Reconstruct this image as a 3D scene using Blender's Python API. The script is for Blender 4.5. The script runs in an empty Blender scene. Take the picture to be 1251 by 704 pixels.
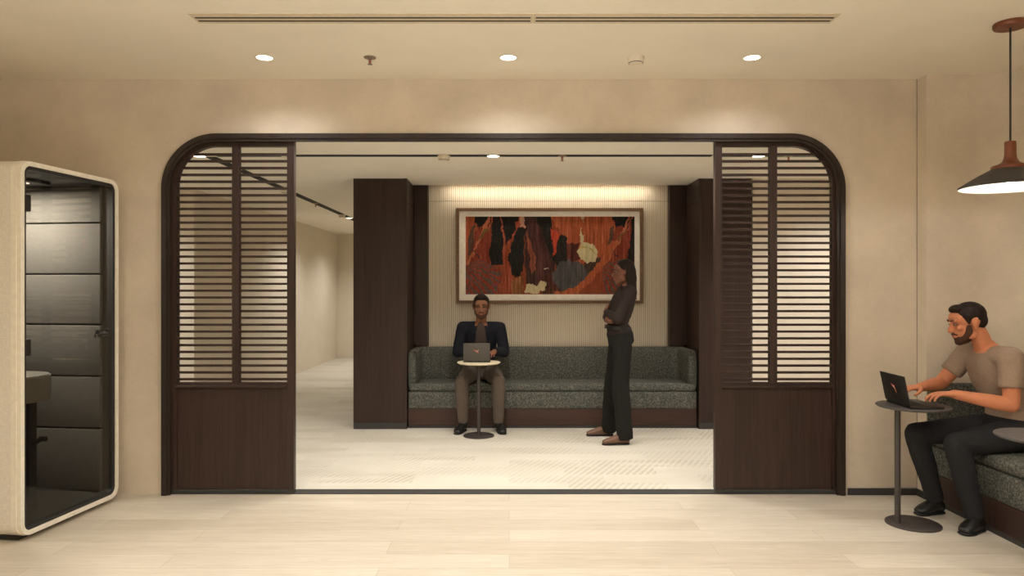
import bpy, bmesh, math, random
import numpy as np
from mathutils import Vector, Matrix
random.seed(4)
PI = math.pi
SC = bpy.context.scene
COL = SC.collection

# ------------------------------------------------------------------ camera and render look
F = 860.0
cd = bpy.data.cameras.new('camera'); cam = bpy.data.objects.new('camera', cd); COL.objects.link(cam)
cd.sensor_width = 36.0; cd.lens = F / 1251 * 36.0
cam.location = (0, 0, 1.4); cam.rotation_euler = (PI / 2, 0, 0)
cd.shift_x = 3.5 / 1251; cd.clip_start = 0.05
SC.camera = cam
vs = SC.view_settings
SC.display_settings.display_device = 'sRGB'
vs.view_transform = 'Standard'; vs.look = 'None'; vs.exposure = 0.12; vs.gamma = 1.0; vs.use_curve_mapping = False
try:
    SC.cycles.use_denoising = True
    SC.cycles.max_bounces = 10; SC.cycles.diffuse_bounces = 6; SC.cycles.transparent_max_bounces = 12
    SC.cycles.sample_clamp_indirect = 6.0
    SC.cycles.caustics_reflective = False; SC.cycles.caustics_refractive = False
except Exception:
    pass
w = bpy.data.worlds.new('world'); SC.world = w; w.use_nodes = True
w.node_tree.nodes['Background'].inputs[0].default_value = (1.0, 0.86, 0.68, 1); w.node_tree.nodes['Background'].inputs[1].default_value = 0.05

# ------------------------------------------------------------------ materials
def lin(c):
    return tuple(((v / 255) / 12.92 if v / 255 <= 0.04045 else ((v / 255 + 0.055) / 1.055) ** 2.4) for v in c)

def nt(name):
    m = bpy.data.materials.new(name); m.use_nodes = True
    t = m.node_tree; b = t.nodes['Principled BSDF']
    return m, t, b

def setp(b, rough=0.6, metal=0.0, spec=0.5):
    b.inputs['Roughness'].default_value = rough; b.inputs['Metallic'].default_value = metal
    b.inputs['Specular IOR Level'].default_value = spec

def coords(t, scale=(1, 1, 1), rot=(0, 0, 0)):
    tc = t.nodes.new('ShaderNodeTexCoord'); mp = t.nodes.new('ShaderNodeMapping')
    mp.inputs['Scale'].default_value = scale; mp.inputs['Rotation'].default_value = rot
    t.links.new(tc.outputs['Object'], mp.inputs['Vector'])
    return mp.outputs['Vector']

def noise(t, vec, scale, detail=4, rough=0.55):
    n = t.nodes.new('ShaderNodeTexNoise'); n.inputs['Scale'].default_value = scale
    n.inputs['Detail'].default_value = detail; n.inputs['Roughness'].default_value = rough
    t.links.new(vec, n.inputs['Vector']); return n.outputs['Fac']

def ramp(t, fac, stops):
    r = t.nodes.new('ShaderNodeValToRGB'); e = r.color_ramp.elements
    while len(e) < len(stops): e.new(0.5)
    for i, (p, c) in enumerate(stops):
        e[i].position = p; e[i].color = (*c, 1)
    t.links.new(fac, r.inputs['Fac']); return r.outputs['Color']

def bump(t, b, h, strength=0.2, dist=0.01):
    n = t.nodes.new('ShaderNodeBump'); n.inputs['Strength'].default_value = strength; n.inputs['Distance'].default_value = dist
    t.links.new(h, n.inputs['Height']); t.links.new(n.outputs['Normal'], b.inputs['Normal'])

def mathn(t, op, a, v=0.0):
    n = t.nodes.new('ShaderNodeMath'); n.operation = op
    t.links.new(a, n.inputs[0])
    if hasattr(v, 'node'): t.links.new(v, n.inputs[1])
    else: n.inputs[1].default_value = v
    return n.outputs[0]

def mixc(t, fac, a, b, mode='MIX'):
    n = t.nodes.new('ShaderNodeMix'); n.data_type = 'RGBA'; n.blend_type = mode
    for sock, v in ((n.inputs[0], fac), (n.inputs[6], a), (n.inputs[7], b)):
        if hasattr(v, 'node'): t.links.new(v, sock)
        elif isinstance(v, (int, float)): sock.default_value = v
        else: sock.default_value = (*v, 1)
    return n.outputs[2]

def plain(name, rgb, rough=0.6, metal=0.0, spec=0.5, var=0.06, nscale=30.0, bstr=0.0):
    """One colour with a faint procedural mottling."""
    m, t, b = nt(name); setp(b, rough, metal, spec)
    c = lin(rgb); f = noise(t, coords(t), nscale, 3)
    col = ramp(t, f, [(0.3, tuple(x * (1 - var) for x in c)), (0.7, tuple(min(1, x * (1 + var)) for x in c))])
    t.links.new(col, b.inputs['Base Color'])
    if bstr: bump(t, b, f, bstr, 0.002)
    return m

def emit(name, rgb, strength):
    m, t, b = nt(name); b.inputs['Base Color'].default_value = (*lin(rgb), 1)
    b.inputs['Emission Color'].default_value = (*lin(rgb), 1); b.inputs['Emission Strength'].default_value = strength
    return m

def plaster(name, rgb, var=0.10, rough=0.85):
    m, t, b = nt(name); setp(b, rough, 0, 0.25); c = lin(rgb)
    v = coords(t, (1, 1, 1.0)); f1 = noise(t, v, 2.2, 7, 0.62); f2 = noise(t, coords(t, (30, 30, 90)), 1.0, 4, 0.6)
    col = ramp(t, f1, [(0.32, tuple(x * (1 - var) for x in c)), (0.5, c), (0.68, tuple(min(1, x * (1 + var)) for x in c))])
    col2 = mixc(t, 0.25, col, ramp(t, f2, [(0.3, tuple(x * 0.86 for x in c)), (0.7, tuple(min(1, x * 1.1) for x in c))]))
    t.links.new(col2, b.inputs['Base Color']); bump(t, b, f2, 0.05, 0.002)
    return m

def dark_wood(name, rgb, axis='z', rough=0.42, spec=0.35):
    m, t, b = nt(name); setp(b, rough, 0, spec); c = lin(rgb)
    s = {'z': (26, 26, 0.9), 'x': (0.9, 26, 26)}[axis]
    f = noise(t, coords(t, s), 1.0, 6, 0.6); g = noise(t, coords(t, tuple(x * 4 for x in s)), 1.0, 3)
    col = ramp(t, f, [(0.28, tuple(x * 0.62 for x in c)), (0.5, c), (0.75, tuple(x * 1.4 for x in c))])
    col = mixc(t, 0.3, col, ramp(t, g, [(0.35, tuple(x * 0.55 for x in c)), (0.65, tuple(x * 1.35 for x in c))]))
    t.links.new(col, b.inputs['Base Color']); bump(t, b, g, 0.06, 0.001)
    return m

def oak_floor():
    m, t, b = nt('oak_planks'); setp(b, 0.48, 0, 0.4)
    v = coords(t)
    br = t.nodes.new('ShaderNodeTexBrick'); t.links.new(v, br.inputs['Vector'])
    br.offset = 0.37; br.offset_frequency = 2
    br.inputs['Scale'].default_value = 1.0; br.inputs['Brick Width'].default_value = 1.75; br.inputs['Row Height'].default_value = 0.185
    br.inputs['Mortar Size'].default_value = 0.0011; br.inputs['Mortar Smooth'].default_value = 0.2; br.inputs['Bias'].default_value = 0.0
    br.inputs['Color1'].default_value = (0, 0, 0, 1); br.inputs['Color2'].default_value = (1, 1, 1, 1); br.inputs['Mortar'].default_value = (0.1, 0.1, 0.1, 1)
    a, c2, d = lin((172, 159, 139)), lin((198, 189, 173)), lin((217, 208, 193))
    base = ramp(t, br.outputs['Color'], [(0.0, a), (0.5, c2), (1.0, d)])
    g1 = noise(t, coords(t, (1.3, 16, 1)), 1.0, 6, 0.62); g2 = noise(t, coords(t, (5, 110, 1)), 1.0, 3, 0.6)
    col = mixc(t, 0.55, base, ramp(t, g1, [(0.3, lin((184, 174, 156))), (0.7, lin((212, 204, 188)))]))
    col = mixc(t, 0.22, col, ramp(t, g2, [(0.35, lin((150, 136, 116))), (0.65, lin((214, 206, 190)))]))
    col = mixc(t, mathn(t, 'MULTIPLY', br.outputs['Fac'], 0.45), col, lin((112, 92, 70)))
    t.links.new(col, b.inputs['Base Color']); bump(t, b, g2, 0.04, 0.001)
    return m

def carpet_mat():
    m, t, b = nt('patterned_carpet'); setp(b, 0.95, 0, 0.1)
    v = coords(t)
    # patches that carry slanted ribs, on a speckled pile
    patch = t.nodes.new('ShaderNodeTexBrick'); t.links.new(v, patch.inputs['Vector'])
    patch.inputs['Scale'].default_value = 1.0; patch.inputs['Brick Width'].default_value = 0.7; patch.inputs['Row Height'].default_value = 0.22
    patch.inputs['Mortar Size'].default_value = 0.0; patch.offset = 0.4
    patch.inputs['Color1'].default_value = (0, 0, 0, 1); patch.inputs['Color2'].default_value = (1, 1, 1, 1)
    wv = t.nodes.new('ShaderNodeTexWave'); wv.wave_type = 'BANDS'; wv.bands_direction = 'X'
    t.links.new(coords(t, (1, 1, 1), (0, 0, 0.45)), wv.inputs['Vector']); wv.inputs['Scale'].default_value = 7.0; wv.inputs['Distortion'].default_value = 1.2
    wv.inputs['Detail'].default_value = 2; wv.inputs['Detail Scale'].default_value = 4
    soft = noise(t, coords(t, (1.2, 4.0, 1)), 1.0, 3)
    msk = mathn(t, 'MULTIPLY', ramp(t, patch.outputs['Color'], [(0.35, (0, 0, 0)), (0.75, (1, 1, 1))]), ramp(t, soft, [(0.36, (0, 0, 0)), (0.52, (1, 1, 1))]))
    rib = mathn(t, 'MULTIPLY', wv.outputs['Fac'], msk)
    sp = noise(t, v, 160, 3, 0.7)
    base = ramp(t, sp, [(0.3, lin((192, 186, 172))), (0.7, lin((216, 211, 198)))])
    tone = ramp(t, noise(t, coords(t, (0.9, 2.4, 1)), 1.0, 3), [(0.4, lin((193, 187, 172))), (0.6, lin((212, 207, 193)))])
    col = mixc(t, 0.35, base, tone)
    col = mixc(t, mathn(t, 'MULTIPLY', rib, 0.36), col, lin((140, 130, 108)))
    t.links.new(col, b.inputs['Base Color'])
    h = mathn(t, 'ADD', mathn(t, 'MULTIPLY', sp, 0.5), mathn(t, 'MULTIPLY', rib, -0.8)); bump(t, b, h, 0.25, 0.006)
    return m

def boucle():
    m, t, b = nt('grey_boucle'); setp(b, 0.95, 0, 0.1)
    v = coords(t); vo = t.nodes.new('ShaderNodeTexVoronoi'); vo.inputs['Scale'].default_value = 130; t.links.new(v, vo.inputs['Vector'])
    f = noise(t, v, 78, 4, 0.8)
    col = ramp(t, f, [(0.37, lin((48, 50, 47))), (0.5, lin((88, 89, 84))), (0.63, lin((140, 138, 128)))])
    col = mixc(t, 0.3, col, ramp(t, vo.outputs['Distance'], [(0.1, lin((125, 124, 115))), (0.6, lin((60, 62, 59)))]))
    t.links.new(col, b.inputs['Base Color']); bump(t, b, f, 0.5, 0.006)
    return m

def felt(name, rgb):
    m, t, b = nt(name); setp(b, 0.9, 0, 0.15); c = lin(rgb)
    f = noise(t, coords(t, (40, 40, 160)), 1.0, 4, 0.7); g = noise(t, coords(t, (160, 160, 30)), 1.0, 3)
    col = mixc(t, 0.5, ramp(t, f, [(0.3, tuple(x * .82 for x in c)), (0.7, tuple(x * 1.18 for x in c))]), ramp(t, g, [(0.3, tuple(x * .88 for x in c)), (0.7, tuple(x * 1.12 for x in c))]))
    t.links.new(col, b.inputs['Base Color']); return m

def glass_pane(name, tint):
    """Thin smoked pane: tinted see-through with the mirror gloss of glass."""
    m = bpy.data.materials.new(name); m.use_nodes = True; t = m.node_tree; t.nodes.clear()
    o = t.nodes.new('ShaderNodeOutputMaterial'); tr = t.nodes.new('ShaderNodeBsdfTransparent'); gl = t.nodes.new('ShaderNodeBsdfGlossy')
    mx = t.nodes.new('ShaderNodeMixShader'); lw = t.nodes.new('ShaderNodeLayerWeight'); lw.inputs['Blend'].default_value = 0.5; fr = t.nodes.new('ShaderNodeMath'); fr.operation = 'MULTIPLY_ADD'; fr.inputs[1].default_value = 0.9; fr.inputs[2].default_value = 0.035; pw = t.nodes.new('ShaderNodeMath'); pw.operation = 'POWER'; pw.inputs[1].default_value = 5.0; t.links.new(lw.outputs['Facing'], pw.inputs[0]); t.links.new(pw.outputs[0], fr.inputs[0])
    tr.inputs['Color'].default_value = (*tint, 1); gl.inputs['Color'].default_value = (0.9, 0.9, 0.9, 1); gl.inputs['Roughness'].default_value = 0.02
    t.links.new(fr.outputs[0], mx.inputs[0]); t.links.new(tr.outputs[0], mx.inputs[1]); t.links.new(gl.outputs[0], mx.inputs[2]); t.links.new(mx.outputs[0], o.inputs[0])
    return m

M = {}
M['ceil_in'] = plain('inner_ceiling_paint', (246, 240, 227), 0.9, 0, 0.1, 0.02, 3)
M['wall'] = plaster('beige_plaster', (209, 197, 180), 0.13)
M['wall_in'] = plaster('pale_plaster', (220, 211, 194), 0.05)
M['ceil'] = plain('ceiling_paint', (236, 229, 214), 0.9, 0, 0.1, 0.02, 3)
M['wood'] = dark_wood('dark_walnut', (53, 38, 33))
M['wood_h'] = dark_wood('dark_walnut_horizontal', (66, 46, 39), 'x')
M['wood_trim'] = dark_wood('blackened_walnut', (46, 37, 32))
M['oak'] = oak_floor(); M['carpet'] = carpet_mat(); M['boucle'] = boucle()
M['kick'] = plain('charcoal_skirting', (52, 52, 50), 0.6)
M['black'] = plain('black_metal', (26, 25, 24), 0.45, 0.0)
M['slot'] = plain('slot_black', (10, 10, 10), 0.8)
M['steel'] = plain('chrome', (190, 188, 184), 0.2, 1.0)
M['grille'] = plain('grille_white', (208, 196, 172), 0.6)
M['white_plastic'] = plain('white_plastic', (225, 215, 196), 0.5)
M['sprink'] = plain('brushed_nickel', (150, 136, 118), 0.4, 0.7)
M['red'] = plain('red_glass_bulb', (170, 40, 32), 0.2)
M['lamp_on'] = emit('lamp_lens', (255, 240, 214), 9.0)
M['led'] = emit('led_tape', (255, 226, 178), 4.0)
M['rib'] = plaster('ribbed_panel', (222, 211, 192), 0.04, 0.7)
M['rib_back'] = plain('rib_groove', (140, 124, 102), 0.8)
M['frame_wood'] = dark_wood('art_frame_walnut', (112, 84, 62), 'x', 0.5)
M['mat_board'] = plain('art_mat_board', (247, 243, 235), 0.8)
M['tbl_dark'] = plain('graphite_lacquer', (74, 70, 68), 0.5)
M['tbl_stem'] = plain('graphite_metal', (60, 54, 52), 0.45)
M['tbl_light'] = plain('pale_laminate', (228, 214, 184), 0.5)
M['lap'] = plain('laptop_black', (30, 27, 26), 0.4)
M['lap_grey'] = plain('laptop_graphite', (72, 69, 64), 0.45)
M['keys'] = plain('laptop_keys', (18, 18, 18), 0.5)
M['screen'] = plain('laptop_screen', (20, 22, 26), 0.15)
M['logo_r'] = plain('logo_red', (214, 70, 60), 0.4)
M['logo_o'] = plain('logo_orange', (206, 104, 60), 0.4)
M['logo_w'] = plain('logo_pale', (226, 190, 184), 0.4)
M['copper'] = plain('copper_lacquer', (116, 66, 42), 0.38, 0.35)
M['shade'] = plain('charcoal_shade', (56, 54, 52), 0.5)
M['shade_in'] = plain('white_enamel', (236, 230, 216), 0.5)
M['booth'] = felt('booth_fabric', (232, 226, 214)); M['booth_frame'] = plain('booth_ivory_frame', (240, 234, 220), 0.45)
M['felt'] = felt('booth_grey_felt', (112, 109, 104)); M['booth_dark'] = plain('booth_dark_lining', (36, 35, 33), 0.6)
M['glass'] = glass_pane('smoked_glass', (0.78, 0.77, 0.74))
M['booth_tbl'] = plain('booth_table_grey', (122, 118, 110), 0.5)
M['skin_a'] = plain('skin_tan', (190, 124, 92), 0.62, 0, 0.2, 0.04, 20)
M['skin_b'] = plain('skin_brown', (134, 92, 70), 0.62, 0, 0.2, 0.04, 20)
M['skin_c'] = plain('skin_deep', (122, 82, 64), 0.62, 0, 0.2, 0.04, 20)
M['lips'] = plain('lips', (150, 84, 70), 0.5)
M['eye_w'] = plain('eye_white', (128, 114, 104), 0.6); M['eye_d'] = plain('eye_iris', (36, 24, 18), 0.25)
M['hair'] = plain('dark_hair', (34, 24, 20), 0.65, 0, 0.2, 0.3, 120)
M['beard'] = plain('dark_beard', (74, 50, 39), 0.8, 0, 0.2, 0.3, 140)
M['tee'] = felt('taupe_tshirt', (146, 126, 110)); M['jeans'] = felt('black_denim', (40, 40, 42))
M['jacket'] = felt('navy_jacket', (30, 31, 38)); M['tee_in'] = felt('grey_brown_shirt', (70, 60, 56)); M['chino'] = felt('grey_chino', (94, 84, 76))
M['blouse'] = felt('charcoal_blouse', (48, 40, 37)); M['slacks'] = felt('black_slacks', (31, 30, 28)); M['belt'] = plain('black_belt', (22, 20, 19), 0.4)
M['shoe'] = plain('black_leather', (24, 22, 21), 0.4); M['shoe_tan'] = plain('brown_leather', (104, 74, 52), 0.45); M['sole'] = plain('rubber_sole', (18, 17, 17), 0.7)
M['stud'] = M['steel']

# ------------------------------------------------------------------ geometry helpers
class MB:
    """Collects shapes into one mesh; every face remembers its material slot."""
    def __init__(self): self.bm = bmesh.new(); self.mi = 0
    def box(self, x0, x1, y0, y1, z0, z1, bev=0.0, seg=2):
        b2 = bmesh.new(); bmesh.ops.create_cube(b2, size=1.0)
        for v in b2.verts:
            v.co = Vector(((x0 + x1) / 2 + v.co.x * (x1 - x0), (y0 + y1) / 2 + v.co.y * (y1 - y0), (z0 + z1) / 2 + v.co.z * (z1 - z0)))
        if bev: bmesh.ops.bevel(b2, geom=b2.edges[:], offset=bev, segments=seg, profile=0.5, affect='EDGES', clamp_overlap=True)
        return self._take(b2)
    def _take(self, b2, mat=None):
        for f in b2.faces: f.material_index = self.mi
        me = bpy.data.meshes.new('tmp'); b2.to_mesh(me); b2.free()
        if mat is not None: me.transform(mat)
        self.bm.from_mesh(me); bpy.data.meshes.remove(me); return self
    def prism(self, pts, lo, hi, axis='y'):
        """Extrude a 2-D outline: axis y -> (x,z) outline, axis z -> (x,y), axis x -> (y,z)."""
        b2 = bmesh.new()
        def P(p, t): return {'y': (p[0], t, p[1]), 'z': (p[0], p[1], t), 'x': (t, p[0], p[1])}[axis]
        a = [b2.verts.new(P(p, lo)) for p in pts]; c = [b2.verts.new(P(p, hi)) for p in pts]
        b2.faces.new(a); b2.faces.new(c[::-1]); n = len(pts)
        for i in range(n): b2.faces.new((a[i], c[i], c[(i + 1) % n], a[(i + 1) % n]))
        bmesh.ops.recalc_face_normals(b2, faces=b2.faces[:])
        bmesh.ops.triangulate(b2, faces=[f for f in b2.faces if len(f.verts) > 4])
        return self._take(b2)
    def ring(self, outer, inner, lo, hi, axis='y'):
        """A closed band between two outlines of equal length."""
        b2 = bmesh.new(); n = len(outer)
        def P(p, t): return {'y': (p[0], t, p[1]), 'z': (p[0], p[1], t), 'x': (t, p[0], p[1])}[axis]
        A, B, C, D = ([b2.verts.new(P(p, t)) for p in L] for L, t in ((outer, lo), (outer, hi), (inner, hi), (inner, lo)))
        for i in range(n):
            j = (i + 1) % n
            for U, V in ((A, B), (B, C), (C, D), (D, A)): b2.faces.new((U[i], U[j], V[j], V[i]))
        bmesh.ops.recalc_face_normals(b2, faces=b2.faces[:]); return self._take(b2)
    def lathe(self, prof, cx=0, cy=0, n=48, caps=True):
        """Spin a (radius, z) profile about a vertical axis."""
        b2 = bmesh.new(); rings = []
        for r, z in prof:
            rings.append([b2.verts.new((cx + max(r, 1e-4) * math.cos(2 * PI * k / n), cy + max(r, 1e-4) * math.sin(2 * PI * k / n), z)) for k in range(n)])
        for a, c in zip(rings, rings[1:]):
            for k in range(n): b2.faces.new((a[k], a[(k + 1) % n], c[(k + 1) % n], c[k]))
        if caps: b2.faces.new(rings[0][::-1]); b2.faces.new(rings[-1])
        bmesh.ops.recalc_face_normals(b2, faces=b2.faces[:]); return self._take(b2)
    def tube(self, p, q, r, n=16):
        p, q = Vector(p), Vector(q); d = q - p; b2 = bmesh.new()
        bmesh.ops.create_cone(b2, cap_ends=True, segments=n, radius1=r, radius2=r, depth=d.length)
        return self._take(b2, Matrix.Translation((p + q) / 2) @ d.to_track_quat('Z', 'Y').to_matrix().to_4x4())
    def sweep(self, path, prof, ends=0.0):
        """Sweep a closed (offset, z) profile along a plan polyline; offset is to the right of travel."""
        P = [Vector((x, y)) for x, y in path]; n = len(P); b2 = bmesh.new(); rings = []
        def frame(i):
            if i == 0: t = (P[1] - P[0]).normalized(); return Vector((t.y, -t.x)), 1.0, t
            if i == n - 1: t = (P[-1] - P[-2]).normalized(); return Vector((t.y, -t.x)), 1.0, t
            a, c = (P[i] - P[i - 1]).normalized(), (P[i + 1] - P[i]).normalized(); t = (a + c).normalized()
            return Vector((t.y, -t.x)), 1.0 / max(0.3, t.dot(a)), t
        mo = sum(o for o, z in prof) / len(prof); mz = sum(z for o, z in prof) / len(prof)
        def add(p, nrm, k, sh):
            rings.append([b2.verts.new((p.x + nrm.x * (mo + (o - mo) * sh) * k, p.y + nrm.y * (mo + (o - mo) * sh) * k, mz + (z - mz) * (1 - (1 - sh) * 0.25))) for o, z in prof])
        for i in range(n):
            nr, k, t = frame(i)
            if i == 0 and ends:
                for a in (0.0, 0.3, 0.6): add(P[0] + t * ends * (1 - math.sqrt(1 - (1 - a) ** 2)), nr, k, 0.55 + 0.45 * math.sqrt(max(0, 1 - (1 - a) ** 2)))
                add(P[0] + t * ends, nr, k, 1); continue
            if i == n - 1 and ends:
                add(P[-1] - t * ends, nr, k, 1)
                for a in (0.6, 0.3, 0.0): add(P[-1] - t * ends * (1 - math.sqrt(1 - (1 - a) ** 2)), nr, k, 0.55 + 0.45 * math.sqrt(max(0, 1 - (1 - a) ** 2)))
                continue
            add(P[i], nr, k, 1)
        m = len(prof)
        for a, c in zip(rings, rings[1:]):
            for j in range(m): b2.faces.new((a[j], a[(j + 1) % m], c[(j + 1) % m], c[j]))
        b2.faces.new(rings[0][::-1]); b2.faces.new(rings[-1])
        bmesh.ops.recalc_face_normals(b2, faces=b2.faces[:]); return self._take(b2)
    def build(self, name, mats, parent=None, loc=None, smooth=None):
        me = bpy.data.meshes.new(name); self.bm.to_mesh(me); self.bm.free()
        for m in (mats if isinstance(mats, (list, tuple)) else [mats]): me.materials.append(m)
        o = bpy.data.objects.new(name, me); COL.objects.link(o)
        if parent is not None: o.parent = parent
        if loc is not None: o.location = loc
        if smooth:
            for p in me.polygons: p.use_smooth = True
            try: me.set_sharp_from_angle(angle=math.radians(smooth))
            except Exception: pass
        return o

def thing(name, label, cat, loc=(0, 0, 0), rz=0.0, group=None):
    o = bpy.data.objects.new(name, None); COL.objects.link(o); o.location = loc; o.rotation_euler = (0, 0, rz)
    o.empty_display_size = 0.1
    o['label'] = label; o['category'] = cat
    if group: o['group'] = group
    return o

def struct(o, label=None):
    o['kind'] = 'structure'
    if label: o['label'] = label
    return o

def copy_tree(o, parent=None):
    c = o.copy(); COL.objects.link(c)
    if parent is not None: c.parent = parent
    for ch in list(o.children): copy_tree(ch, c)
    return c

def rrect(x0, x1, z0, z1, r, n=10):
    pts = []
    for cx, cz, a0 in ((x1 - r, z1 - r, 0), (x0 + r, z1 - r, PI / 2), (x0 + r, z0 + r, PI), (x1 - r, z0 + r, 3 * PI / 2)):
        for k in range(n + 1):
            a = a0 + PI / 2 * k / n; pts.append((cx + r * math.cos(a), cz + r * math.sin(a)))
    return pts

def arch(x0, x1, zt, r, n=20, z0=0.0):
    """Upright outline with rounded upper corners, from the foot on the low-x side round to the other foot."""
    pts = [(x0, z0)]
    for k in range(n + 1):
        a = PI - PI / 2 * k / n; pts.append((x0 + r + r * math.cos(a), zt - r + r * math.sin(a)))
    for k in range(n + 1):
        a = PI / 2 - PI / 2 * k / n; pts.append((x1 - r + r * math.cos(a), zt - r + r * math.sin(a)))
    return pts + [(x1, z0)]

WARM = (1.0, 0.975, 0.955); WARM_IN = (1.0, 0.945, 0.89)
def spot(parent, loc, watts, size=115, blend=0.7, rad=0.06, col=WARM, rot=(0, 0, 0)):
    l = bpy.data.lights.new('downlight_beam', 'SPOT'); l.energy = watts; l.color = col; l.spot_size = math.radians(size); l.spot_blend = blend
    l.shadow_soft_size = rad
    o = bpy.data.objects.new('downlight_beam', l); COL.objects.link(o); o.parent = parent; o.location = loc; o.rotation_euler = rot; return o

# ------------------------------------------------------------------ room shell
H = 2.813; HI = 2.487; YW = 4.765; YB = 4.885
XL, XR = -5.0, 3.31
b = MB(); b.box(-6.2, 4.2, -4.2, 4.775, -0.1, 0.0); struct(b.build('floor', M['oak']), 'pale oak plank floor of the lounge')
b = MB(); b.box(-6.2, 4.2, 4.885, 14.6, -0.1, 0.0); struct(b.build('floor_inner', M['carpet']), 'cream patterned carpet beyond the opening')
b = MB(); b.box(-2.32, 2.25, 4.775, 4.885, -0.1, 0.004); struct(b.build('trim_threshold', M['kick']), 'charcoal threshold strip between oak and carpet')
b = MB(); b.box(-6.2, 4.2, -4.2, 4.90, H, H + 0.12); struct(b.build('ceiling', M['ceil']), 'smooth beige ceiling of the lounge')
# inner ceiling, ending at the light slot in front of the ribbed wall
b = MB(); b.box(-6.2, 4.2, YB, 7.44, HI, HI + 0.14); b.box(-6.2, -1.02, 7.44, 14.6, HI, HI + 0.14); b.box(1.89, 4.2, 7.44, 14.6, HI, HI + 0.14)
b.box(-1.02, 1.89, 7.60, 7.75, HI + 0.03, HI + 0.14); b.box(-1.02, 1.89, 7.40, 7.75, HI + 0.14, HI + 0.2)
struct(b.build('ceiling_inner', M['ceil_in']), 'beige ceiling of the inner room')
# wall with the wide opening
FX0, FX1, FZ, FR = -2.343, 2.266, 2.442, 0.37
hole = arch(FX0 + 0.012, FX1 - 0.012, FZ - 0.012, FR - 0.012, 20)
pts = [(XL - 0.4, 0), (XL - 0.4, H), (2.76, H), (2.76, 0)] + hole[::-1]
b = MB(); b.prism(pts, YW, YB, 'y'); struct(b.build('wall_portal', M['wall']), 'beige plaster wall around the wide opening')
# side wall with its rounded inner corner
path = [(2.76, YB), (2.76, 4.656), (3.06, 4.656)] + [(3.06 + 0.25 * math.sin(a), 4.406 + 0.25 * math.cos(a)) for a in [PI / 2 * k / 12 for k in range(1, 13)]] + [(3.31, -4.2), (3.6, -4.2), (3.6, YB)]
b = MB(); b.prism(path, 0, H, 'z'); struct(b.build('wall_right', M['wall'], smooth=40), 'beige plaster side wall curving behind the bench')
b = MB(); b.box(XL - 0.4, XL - 0.28, -4.2, YW, 0, H); struct(b.build('wall_left', M['wall']))
b = MB(); b.box(XL - 0.4, 3.6, -4.32, -4.2, 0, H); struct(b.build('wall_rear', M['wall']))
b = MB(); b.box(2.29, 2.76, 4.75, YW, 0, 0.046, 0.003); b.box(2.747, 2.76, 4.66, 4.75, 0, 0.046, 0.003); struct(b.build('baseboard_portal', M['kick']), 'charcoal skirting beside the opening')
# vertical shadow joint where the wall steps forward
b = MB(); b.box(2.7585, 2.761, 4.7615, YW, 0.046, H); struct(b.build('trim_joint', M['kick']))
# dark timber portal frame: face band, recessed band
b = MB()
def band(mb, o0, o1, lo, hi):
    A = arch(FX0 + o0, FX1 - o0, FZ - o0, FR - o0, 20); B = arch(FX0 + o1, FX1 - o1, FZ - o1, FR - o1, 20)
    mb.prism(A + B[::-1], lo, hi, 'y')
band(b, 0.0, 0.034, 4.738, 4.768); band(b, 0.034, 0.053, 4.748, 4.768)
band(b, 0.013, 0.024, 4.768, 4.90)
struct(b.build('trim_portal', M['wood_trim'], smooth=35), 'dark timber frame with rounded corners around the opening')

# inner room walls
b = MB(); b.box(-3.56, -3.46, 7.83, 14.25, 0, HI); b.box(-5.9, -3.46, 7.73, 7.83, 0, HI); struct(b.build('wall_corridor', M['wall_in']), 'pale plaster corridor wall')
b = MB(); b.box(-3.46, -0.6, 14.17, 14.29, 0, HI); struct(b.build('wall_end', M['wall_in']))
b = MB(); b.box(-1.16, -1.03, 7.6, 14.17, 0, HI); struct(b.build('wall_spine', M['wall_in']))
b = MB(); b.box(-6.0, -5.9, YB, 7.83, 0, HI); struct(b.build('wall_inner_left', M['wall_in']))
b = MB(); b.box(2.42, 4.2, 7.0, 7.1, 0, HI); struct(b.build('wall_inner_back', M['wall_in']), 'pale plaster wall behind the slatted screen')
b = MB(); b.box(4.1, 4.2, YB, 7.0, 0, HI); struct(b.build('wall_inner_right', M['wall_in']))
# alcove back wall with vertical ribs
b = MB(); b.mi = 1; b.box(-1.03, 1.90, 7.567, 7.65, 0, HI + 0.14); b.mi = 0
x = -0.862
while x < 1.70:
    b.box(x, x + 0.0185, 7.56, 7.568, 0.6, 2.330, 0.002, 1); b.box(x, x + 0.0185, 7.56, 7.568, 2.334, HI + 0.03, 0.002, 1); x += 0.0222
struct(b.build('wall_alcove', [M['rib'], M['rib_back']]), 'cream ribbed panelling behind the sofa')
# timber clad columns either side of the alcove, with the shallow fins beside the ribbed panel
def column(name, x0, x1, side, fin, label):
    b = MB(); b.box(x0, x1, 6.985, 7.62, 0.065, HI, 0.002, 1)
    e = x1 if side > 0 else x0
    lo, hi = sorted((e - side * 0.030, e)); b.box(lo, hi, 6.978, 6.99, 0.065, HI, 0.001, 1)
    f0, f1 = sorted((e, fin)); b.box(f0, f1, 7.455, 7.56, 0.79, HI + 0.1, 0.002, 1)
    struct(b.build(name, M['wood']), label)
    b = MB(); b.box(x0 + 0.002, x1 - 0.002, 6.98, 7.6, 0, 0.065); struct(b.build(name.replace('wall', 'baseboard'), M['kick']))
column('wall_column_left', -1.546, -1.014, 1, -0.862, 'dark walnut clad column by the corridor')
column('wall_column_right', 1.882, 2.40, -1, 1.70, 'dark walnut clad column behind the slatted screen')
# horizontal shadow joints high on the columns
b = MB(); b.box(-1.0155, -1.0125, 6.99, 7.455, 2.255, 2.258); b.box(-1.013, -0.862, 7.4535, 7.4555, 2.255, 2.258)
b.box(1.8805, 1.8835, 6.99, 7.455, 2.255, 2.258); b.box(1.70, 1.881, 7.4535, 7.4555, 2.255, 2.258); struct(b.build('trim_column_joint', M['slot']))

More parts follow.
